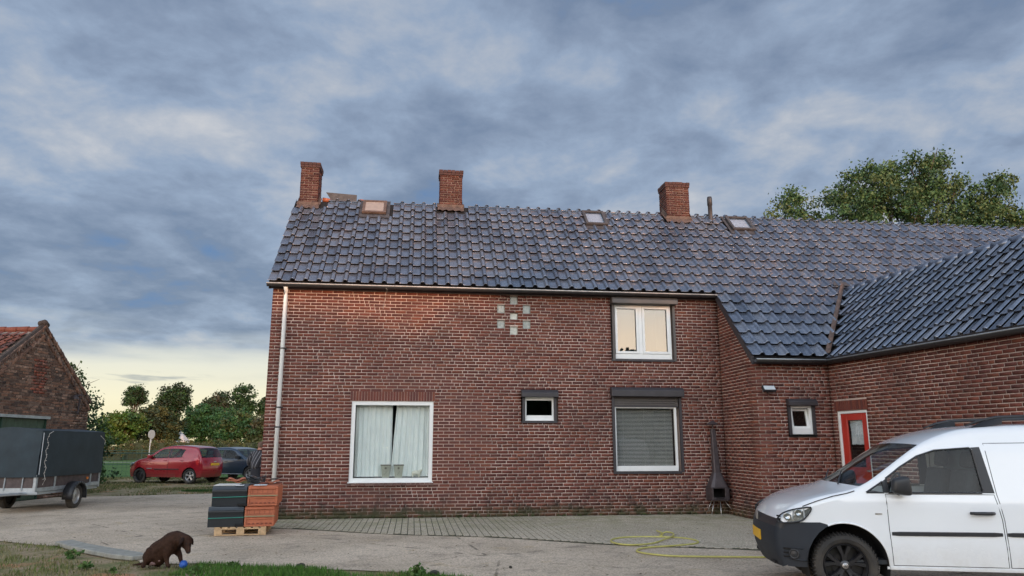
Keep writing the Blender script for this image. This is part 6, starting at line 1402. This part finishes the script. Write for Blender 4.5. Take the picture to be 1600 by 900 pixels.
MB().tube([(.7, -.8, 1.7), (1.5, -.9, 0)], .04, 6).build('slide_rail', MAT['tentw'], ph); MB().tube([(-.15, 0, 3.05), (-.15, 0, 3.3)], .03, 6).build('peak_pole', MAT['signgrey'], ph)

# ------------------------------------------------------------------ metal garden stove
st = empty('garden_stove', 'black metal garden fireplace with tall tapering flue standing in the wall corner', 'stove', (4.66, 17.28, 0), R(10))
def frustum(mb, w0, d0, z0, w1, d1, z1, x0=0, x1=0, cut=.3, tint=(1, 1, 1)):
    def ring(w_, d_, z, x): c = cut; return [(x - w_ + w_ * c, -d_, z), (x + w_ - w_ * c, -d_, z), (x + w_, -d_ + d_ * c, z), (x + w_, d_ - d_ * c, z), (x + w_ - w_ * c, d_, z), (x - w_ + w_ * c, d_, z), (x - w_, d_ - d_ * c, z), (x - w_, -d_ + d_ * c, z)]
    mb.add(ring(w0, d0, z0, x0) + ring(w1, d1, z1, x1), [(i, (i + 1) % 8, 8 + (i + 1) % 8, 8 + i) for i in range(8)] + [tuple(range(7, -1, -1)), tuple(range(8, 16))])
hd = MB(); frustum(hd, .215, .18, .60, .085, .08, .93, .0, .0); hd.build('hood', MAT['iron'], st, bevel=.006)
fl_ = MB(); frustum(fl_, .080, .075, .93, .050, .048, 1.90, 0, -.035); fl_.build('flue', MAT['iron'], st, bevel=.004)
bs_m = MB(); bs_m.box(-.21, .21, -.17, .17, .32, .35); bs_m.box(-.21, -.195, -.17, .17, .35, .60); bs_m.box(.195, .21, -.17, .17, .35, .60); bs_m.box(-.195, .195, .155, .17, .35, .60)
bs_m.box(-.195, -.175, -.18, -.165, .35, .60); bs_m.box(.10, .195, -.18, -.165, .35, .60); bs_m.box(-.175, .10, -.18, -.165, .35, .385); bs_m.box(-.175, .10, -.18, -.165, .58, .60); bs_m.build('firebox', MAT['iron'], st, bevel=.006)
MB().box(-.19, .19, -.16, .15, .351, .355).build('ash_plate', MAT['soot'], st); MB().box(-.19, .19, .145, .154, .355, .60).build('back_plate', MAT['soot'], st); MB().box(-.12, .06, -.185, -.165, .36, .375).build('grate_bar', MAT['soot'], st)
for (x, y, x2, y2) in ((-.13, -.08, -.24, -.14), (-.01, -.14, -.08, -.30), (.17, .02, .40, -.04), (-.1, .12, -.2, .20)): MB().tube([(x, y, .30), (x2, y2, .0)], .009, 7).build('leg', MAT['steel'], st, smooth=True)
cp = MB(); cp.tube([(-.035, 0, 1.88), (-.035, 0, 2.02)], .012, 6); frustum(cp, .13, .12, 2.00, .015, .015, 2.09, -.035, -.035); cp.build('rain_cap', MAT['iron'], st)

# ------------------------------------------------------------------ garden hose
hp = [(6.6, 9.9), (5.4, 10.5), (4.2, 10.75), (3.39, 10.82), (2.51, 10.88), (2.15, 10.98), (1.88, 11.25), (1.86, 11.52), (2.06, 11.80), (2.55, 12.02), (2.90, 12.25), (3.02, 12.55), (2.95, 12.84), (2.80, 13.02), (2.50, 13.12), (2.15, 13.13), (1.85, 13.02), (1.64, 12.72), (1.62, 12.38), (1.75, 12.14), (1.98, 12.12), (2.25, 12.30), (2.50, 12.62), (2.68, 12.95), (2.78, 13.25), (2.80, 13.52), (2.72, 13.62), (2.62, 13.52), (2.55, 13.30), (2.55, 13.12), (2.62, 13.45), (2.60, 13.85)]
def catmull(P, n=8):
    out = []
    for i in range(len(P) - 1):
        p0, p1, p2, p3 = (Vector(P[max(0, i - 1)]), Vector(P[i]), Vector(P[i + 1]), Vector(P[min(len(P) - 1, i + 2)]))
        for k in range(n): t = k / n; out.append(.5 * ((2 * p1) + (p2 - p0) * t + (2 * p0 - 5 * p1 + 4 * p2 - p3) * t * t + (-p0 + 3 * p1 - 3 * p2 + p3) * t ** 3))
    out.append(Vector(P[-1])); return out
hp3 = [(x, y, .014 + (.022 if 21 < i < 27 or 28 < i else 0)) for i, (x, y) in enumerate(hp)]
tag(MB().tube(catmull(hp3), .0135, 8).build('garden_hose', MAT['hose'], smooth=True), 'yellow garden hose lying in loose loops on the yard in front of the wall', 'hose')

# ------------------------------------------------------------------ pallet with tile packs
PA = math.atan2(13.49 - 13.31, -4.33 + 5.15); PO = Vector((-5.16, 13.34, 0))
plt_ = empty('wooden_pallet', 'wooden pallet on the yard carrying packs of black and orange roof tiles', 'pallet', PO, PA)
for i in range(7): b = MB(); b.box(0, .86, .0 + i * .148, .0 + i * .148 + .10, .118, .138) if False else b.box(i * .128, i * .128 + .092, 0, 1.0, .122, .142); b.build('deck_board', MAT['wood'], plt_, bevel=.003)
for y in (0, .44, .90): b = MB(); b.box(0, .86, y, y + .10, .100, .1215); b.build('cross_board', MAT['wood'], plt_, bevel=.003); b = MB(); b.box(0, .86, y, y + .10, .0, .018); b.build('bottom_board', MAT['wood'], plt_, bevel=.003)
for y in (0, .44, .90):
    for x in (0, .365, .73): b = MB(); b.box(x, x + .13, y + .001, y + .099, .0185, .0995); b.build('block', MAT['wood'], plt_, bevel=.003)
PM = Matrix.Translation(PO) @ Matrix.Rotation(PA, 4, 'Z')
def curve_tile(mat, w_=.60, h=.34, t=.022, amp=.035, name='tile', ribs=False):
    """a roof tile stood on its long edge: wavy plate in x-z, thickness in y"""
    n = 16; mb = MB(); pr = []
    for i in range(n + 1):
        a = i / n; z = h * a; y = -amp * math.exp(-((a - .78) / .14) ** 2) - .012 * math.sin(a * math.pi); pr.append((y, z))
    V = [(x, y + dy, z) for x in (0, w_) for dy in (0, t) for y, z in pr]; m = n + 1
    mb.add(V, [(i, i + 1, 2 * m + i + 1, 2 * m + i) for i in range(n)] + [(m + i + 1, m + i, 3 * m + i, 3 * m + i + 1) for i in range(n)] + [(i, m + i, m + i + 1, i + 1) for i in range(n)] + [(2 * m + i + 1, 3 * m + i + 1, 3 * m + i, 2 * m + i) for i in range(n)] + [(0, 2 * m, 3 * m, m), (n, m + n, 3 * m + n, 2 * m + n)])
    return mb
blkt = material('new_tile_black', (.016, .021, .026), .33, var=.1, vscale=3, spec=.7)
def pack(label, cat, x, z, kind, seed, yaw=0, w_=.58, nt=9, group=None):
    root = empty('tile_pack', label, cat, PM @ Vector((x, 0, z)), PA + yaw, group); rg = random.Random(seed)
    if kind == 'black':
        me = curve_tile(blkt, w_).mesh('tile', blkt)
        for i in range(nt): o = bpy.data.objects.new('tile', me); link(o, root); o.location = (rg.uniform(-.006, .006), .02 + i * .105, 0)
        m2 = MB(); m2.box(.0, w_, .05, .94, .30, .335); m2.build('tile_edges', blkt, root, bevel=.01)
        st_ = MB(); st_.tube([(-.004, -.01, .15), (w_ * .5, -.012, .155), (w_ + .004, -.01, .16)], .008, 5); st_.build('strap', MAT['strapg'], root)
        e = MB(); e.tube([(.02, -.004, .045), (w_ - .05, -.004, .05)], .006, 5); e.build('tile_groove', MAT['alloy'], root) if False else None
        e = MB(); e.box(w_ - .14, w_ + .015, -.012, .08, .002, .045); e.build('end_lug', MAT['soot'], root, bevel=.006)
        e = MB(); e.tube([(.04, -.028, .285), (w_ - .03, -.028, .285)], .004, 5); e.build('roll_edge', blkt, root)
    else:
        for i in range(nt):
            y = .0 + i * .105; t = MB(); t.box(0, w_, y + .012, y + .10, .0, .340); o = t.build('tile', MAT['terra'] if i % 3 else MAT['terrad'] if i else MAT['terra'], root, bevel=.008)
            if i == 0:
                r_ = MB(); r_.box(.0, w_, -.012, .010, .285, .318); r_.box(.0, w_, -.006, .011, .12, .150); r_.box(0, w_, -.016, .010, .0, .03); r_.box(0, .035, -.008, .0105, .031, .284); r_.box(w_ - .035, w_, -.008, .0105, .031, .284); r_.build('rim', MAT['terra'], o, bevel=.005)
                g = MB()
                for k in range(5): g.box(.075 + k * .085, .081 + k * .085, .009, .0115, .215, .28)
                g.box(.05, w_ - .05, .009, .0115, .205, .211); g.box(.05, w_ - .05, .009, .0115, .155, .160); g.build('groove', MAT['terrad'], o)
                g = MB()
                for k in range(6): g.box(.06 + k * .072, .10 + k * .072, -.003, .0115, .040, .058)
                g.build('nib', MAT['terrad'], o, bevel=.004)
        e = MB(); e.box(-.003, w_ + .003, -.020, -.0125, .165, .185); e.build('strap', MAT['strapb'], root); e = MB(); e.box(w_ + .001, w_ + .005, -.02, .95, .165, .185); e.build('strap', MAT['strapb'], root)
        for k in range(9):
            e = MB(); e.box(w_ - .002, w_ + .012, .015 + k * .105, .055 + k * .105, .02, .32); e.build('tile_end', MAT['terra'], root, bevel=.006)
    return root
pack('lower black roof tile pack with green strap, on the left of the pallet', 'tile pack', -.115, .143, 'black', 1, .0, .585, group='tile packs on the pallet')
pack('lower orange roof tile pack with khaki strap, on the right of the pallet', 'tile pack', .485, .143, 'orange', 2, .02, .50, group='tile packs on the pallet')
pack('upper black roof tile pack with thin green strap, on top at the left', 'tile pack', -.075, .492, 'black', 3, -.015, .575, group='tile packs on the pallet')
pack('upper orange roof tile pack, on top at the right', 'tile pack', .515, .492, 'orange', 4, .0, .505, group='tile packs on the pallet')
m_ = MB(); m_.box(-.07, .33, .02, .6, .838, .850, M=PM); tag(m_.build('packing_sheet', MAT['insul'], bevel=.004), 'pale packing sheet lying on the upper black tile pack', 'sheet')
m_ = MB(); m_.box(.30, .44, -.02, .10, .840, .848, M=PM); m_.box(.60, .82, -.005, .20, .840, .848, M=PM) ; tag(m_.build('paper_label', MAT['tentw']), 'white paper lying flat on the tile packs beside the small tile stack', 'paper')
def lying_tile(mat, w_=.30, d=.40, t=.016):
    n = 14; mb = MB(); pr = [(w_ * i / n, .040 * (.5 + .5 * math.sin(2 * math.pi * (i / n) * 1.25 + .6))) for i in range(n + 1)]; m = n + 1
    V = [(x, y, z + dz) for y in (0, d) for dz in (0, t) for x, z in pr]
    mb.add(V, [(i, 2 * m + i, 2 * m + i + 1, i + 1) for i in range(n)] + [(m + i, m + i + 1, 3 * m + i + 1, 3 * m + i) for i in range(n)] + [(i, i + 1, m + i + 1, m + i) for i in range(n)] + [(2 * m + i + 1, 2 * m + i, 3 * m + i, 3 * m + i + 1) for i in range(n)] + [(0, m, 3 * m, 2 * m), (n, 2 * m + n, 3 * m + n, m + n)]); return mb
lm_ = {k: lying_tile(None).mesh('loose_tile', m) for k, m in (('b', blkt), ('t', MAT['terra']))}
for i, (k, x, y, z, yaw, lb) in enumerate((('b', .45, .25, .846, 0, 'lowest black tile of the small stack on the upper packs'), ('b', .455, .25, .876, .03, 'second black tile from below in the small stack'), ('b', .45, .26, .906, -.02, 'third black tile from below in the small stack'), ('b', .46, .25, .936, .02, 'topmost black tile of the small stack on the packs'), ('t', .10, .62, .856, .3, 'lower orange tile lying loose behind the packing sheet'), ('t', .08, .64, .886, .15, 'upper orange tile lying loose behind the packing sheet'), ('t', .70, .45, .846, .1, 'orange tile lying behind the small black stack'))):
    o = bpy.data.objects.new('loose_tile', lm_[k]); link(o); o.matrix_world = PM @ Matrix.Translation((x, y, z)) @ Matrix.Rotation(yaw, 4, 'Z'); tag(o, lb, 'roof tile', 'loose tiles on top of the packs')

# ------------------------------------------------------------------ dog and ball
def swept(name, joints, edges, mat, parent, voxel=.008, smooth=6):
    """one continuous skin round a chain of spheres: voxel remesh of the swept volume"""
    bm = bmesh.new()
    for a, b in edges:
        pa, ra = Vector(joints[a][0]), joints[a][1]; pb, rb_ = Vector(joints[b][0]), joints[b][1]; n = max(2, int((pb - pa).length / (min(ra, rb_) * .35)) + 1)
        for k in range(n + 1):
            t = k / n; bmesh.ops.create_icosphere(bm, subdivisions=2, radius=(ra + (rb_ - ra) * t), matrix=Matrix.Translation(pa.lerp(pb, t)))
    me = bpy.data.meshes.new(name); bm.to_mesh(me); bm.free(); me.materials.append(mat); o = bpy.data.objects.new(name, me); link(o, parent)
    m = o.modifiers.new('remesh', 'REMESH'); m.mode = 'VOXEL'; m.voxel_size = voxel; m.use_smooth_shade = True
    s_ = o.modifiers.new('smooth', 'SMOOTH'); s_.iterations = smooth; s_.factor = .5
    return o
dog = empty('dog', 'chocolate brown labrador puppy sitting in the grass with its head bent to a blue ball', 'dog', (-4.5, 10.06, 0), 0)
def D(cx, cy, dy=0.0):
    k = (10.06 + dy) / 10.06; return ((-4.76 + (cx - 281) * .000745) * k + 4.5, dy, max(.012, ((742 - cy) * .000765 - 1.55) * k + 1.55))
q_ = .000755
J = [(D(400, 575), 150 * q_), (D(500, 480), 165 * q_), (D(620, 410), 165 * q_), (D(730, 330), 168 * q_), (D(800, 300, -.01), 150 * q_), (D(880, 300, -.035), 120 * q_), (D(965, 322, -.09), 110 * q_), (D(980, 360, -.11), 92 * q_), (D(1008, 430, -.145), 54 * q_), (D(1028, 492, -.17), 42 * q_),
     (D(680, 470, -.06), 95 * q_), (D(655, 580, -.08), 50 * q_), (D(672, 665, -.085), 36 * q_), (D(695, 722, -.105), 34 * q_), (D(715, 728, -.125), 28 * q_),
     (D(800, 450, .05), 80 * q_), (D(885, 550, .03), 44 * q_), (D(918, 650, .01), 32 * q_), (D(935, 718, -.01), 32 * q_), (D(955, 726, -.03), 26 * q_),
     (D(400, 560, -.06), 110 * q_), (D(350, 480, -.10), 62 * q_), (D(325, 600, -.115), 52 * q_), (D(285, 700, -.115), 36 * q_), (D(262, 728, -.13), 34 * q_),
     (D(440, 620, .05), 100 * q_), (D(480, 690, .09), 45 * q_), (D(540, 722, .07), 34 * q_),
     (D(310, 680, .03), 34 * q_), (D(210, 695, .04), 25 * q_), (D(80, 712, .04), 12 * q_), (D(520, 600, .0), 135 * q_), (D(740, 430, -.01), 120 * q_)]
E_ = [(0, 1), (1, 2), (2, 3), (3, 4), (4, 5), (5, 6), (6, 7), (7, 8), (8, 9), (3, 10), (10, 11), (11, 12), (12, 13), (13, 14), (4, 15), (15, 16), (16, 17), (17, 18), (18, 19), (0, 20), (20, 21), (21, 22), (22, 23), (23, 24), (0, 25), (25, 26), (26, 27), (0, 28), (28, 29), (29, 30), (0, 31), (31, 2), (2, 32), (32, 4)]
body_d = swept('body', J, E_, MAT['fur'], dog, .0075, 5)
for (p0_, p1_, p2_, w0) in ((D(915, 270, -.16), D(885, 340, -.195), D(868, 440, -.190), .03), (D(1040, 262, -.08), D(1076, 300, -.06), D(1096, 385, -.06), .028)):
    e = MB(); a, b, c = Vector(p0_), Vector(p1_), Vector(p2_); e.tube([a, a.lerp(b, .6), b, b.lerp(c, .6), c], [.018, .030, .034, .026, .010], 10, flat=.45); e.build('ear', MAT['furdark'], dog, smooth=True)
e = MB(); e.lathe([(0, .012), (.010, .010), (.014, 0), (.010, -.010), (0, -.012)], 12, Matrix.Translation(D(1040, 512, -.200))); e.build('nose', MAT['soot'], dog, smooth=True)
for yy, xx in ((-.182, 985), (-.165, 1045)):
    e = MB(); e.lathe([(0, .006), (.006, .004), (.007, 0), (.006, -.004), (0, -.006)], 10, Matrix.Translation(D(xx, 365, yy))); e.build('eye', MAT['soot'], dog, smooth=True)
e = MB(); 
for (cx, cy, r_) in ((420, 680, .028), (450, 690, .022), (535, 640, .016), (395, 700, .018)): e.lathe([(0, r_), (r_ * .7, r_ * .7), (r_, 0), (r_ * .7, -r_ * .7), (0, -r_)], 10, Matrix.Translation(D(cx, cy, -.075)))
e.build('bare_belly', MAT['pinkskin'], dog, smooth=True)
for (cx, cy, yy) in ((700, 728, -.12), (965, 722, -.055), (275, 738, -.14), (520, 728, .07)):
    for k in range(3): e = MB(); p = Vector(D(cx, cy, yy)) + Vector((.010 + .004 * (k == 1), -.014 + .014 * k, -.002)); e.lathe([(0, .010), (.009, .006), (.012, 0), (.009, -.006), (0, -.010)], 8, Matrix.Translation(p)); e.build('toe', MAT['furdark'], dog, smooth=True)
bm = bmesh.new(); bmesh.ops.create_icosphere(bm, subdivisions=3, radius=.050); me = bpy.data.meshes.new('ball')
for v in bm.verts:
    if abs(mnoise.noise(v.co * 60)) > .28: v.co *= 1.05
bm.to_mesh(me); bm.free(); me.materials.append(MAT['ball'])
for p in me.polygons: p.use_smooth = True
o = bpy.data.objects.new('ball', me); link(o); o.location = (-4.205, 9.95, .048); tag(o, 'small bright blue rubber ball in the grass under the dog\'s nose', 'ball')

# ------------------------------------------------------------------ person behind the corner
pr_ = empty('person', 'person in a dark striped shirt standing half hidden behind the left house corner', 'person', (-5.70, 16.98, 0), R(70))
# local frame: +x faces away to the left / back, y sideways
def stripe_cloth():
    m = bpy.data.materials.new('striped_shirt'); m.use_nodes = True; t = NT(m.node_tree); bs = m.node_tree.nodes['Principled BSDF']
    tc = t.n('ShaderNodeTexCoord').outputs['Object']; s = t.n('ShaderNodeSeparateXYZ'); t.put(s.inputs[0], tc)
    wv = t.math('FRACT', t.math('MULTIPLY', t.math('ADD', s.outputs[1], t.math('MULTIPLY', s.outputs[2], .25)), 13.0)); k = t.maprange(wv, .78, .86, 0, 1); c = t.mix(k, (.035, .035, .042), (.24, .24, .26)); t.put(bs.inputs['Base Color'], c); bs.inputs['Roughness'].default_value = .9; return m
SH = stripe_cloth()
skin_obj('body', [((0, 0, .93), (.15, .12)), ((0, 0, 1.10), (.16, .12)), ((.02, 0, 1.28), (.19, .13)), ((.05, 0, 1.38), (.10, .08)), ((.07, 0, 1.44), .055), ((.08, 0, 1.50), .05),
                  ((.02, .18, 1.34), .06), ((.06, .30, 1.16), .048), ((.20, .28, 1.02), .038), ((.02, -.18, 1.34), .06), ((.05, -.28, 1.15), .048), ((.18, -.24, 1.00), .038),
                  ((0, .09, .82), .085), ((.03, .10, .48), .062), ((0, .11, .10), .042), ((.09, .12, .05), .04), ((0, -.09, .82), .085), ((.03, -.10, .48), .062), ((0, -.11, .10), .042), ((.09, -.12, .05), .04)],
         [(0, 1), (1, 2), (2, 3), (3, 4), (4, 5), (2, 6), (6, 7), (7, 8), (2, 9), (9, 10), (10, 11), (0, 12), (12, 13), (13, 14), (14, 15), (0, 16), (16, 17), (17, 18), (18, 19)], MAT['jeans'], pr_, 2, 0)
skin_obj('shirt', [((0, 0, .98), (.185, .145)), ((0, 0, 1.12), (.185, .145)), ((.02, 0, 1.28), (.205, .145)), ((.05, 0, 1.39), (.10, .085)), ((.02, .19, 1.33), .072), ((.06, .31, 1.16), .064), ((.17, .30, 1.04), .054), ((.02, -.19, 1.33), .072), ((.05, -.29, 1.15), .064), ((.14, -.26, 1.03), .054)],
         [(0, 1), (1, 2), (2, 3), (2, 4), (4, 5), (5, 6), (2, 7), (7, 8), (8, 9)], SH, pr_, 2, 0)
skin_obj('head', [((.07, 0, 1.42), .045), ((.085, 0, 1.475), (.062, .075)), ((.095, 0, 1.53), (.064, .078)), ((.09, 0, 1.57), .055)], [(0, 1), (1, 2), (2, 3)], MAT['skin'], pr_, 2, 1)
e = MB(); e.lathe([(0, .085), (.045, .075), (.078, .04), (.085, 0), (.080, -.04), (.07, -.05)], 16, Matrix.Translation((.075, 0, 1.535))); e.build('hair', MAT['hair'], pr_, smooth=True)
MB().tube([(.16, 0, 1.53), (.185, 0, 1.505), (.165, 0, 1.495)], [.008, .014, .010], 8).build('nose', MAT['skin'], pr_, smooth=True)
for sgn in (-1, 1):
    MB().tube([(.085, sgn * .078, 1.53), (.08, sgn * .086, 1.51), (.085, sgn * .078, 1.49)], [.008, .014, .008], 6).build('ear', MAT['skin'], pr_, smooth=True)
    hx, hy, hz = (.20, .28, 1.02) if sgn > 0 else (.18, -.24, 1.0)
    J2 = [((hx, hy, hz), .030), ((hx + .05, hy, hz - .02), (.034, .018)), ((hx + .09, hy, hz - .035), (.034, .016))]; E2 = [(0, 1), (1, 2)]
    for k, (a, ln) in enumerate(((-.03, .06), (-.010, .068), (.010, .064), (.028, .052))): J2 += [((hx + .10, hy + a, hz - .04), .0095), ((hx + .10 + ln * .5, hy + a, hz - .055), .009), ((hx + .09 + ln * .8, hy + a, hz - .085), .008)]; b_ = len(J2); E2 += [(2, b_ - 3), (b_ - 3, b_ - 2), (b_ - 2, b_ - 1)]
    J2 += [((hx + .05, hy - sgn * .045, hz - .03), .010), ((hx + .085, hy - sgn * .055, hz - .055), .009)]; b_ = len(J2); E2 += [(1, b_ - 2), (b_ - 2, b_ - 1)]
    skin_obj('hand', J2, E2, MAT['skin'], pr_, 1, 0)
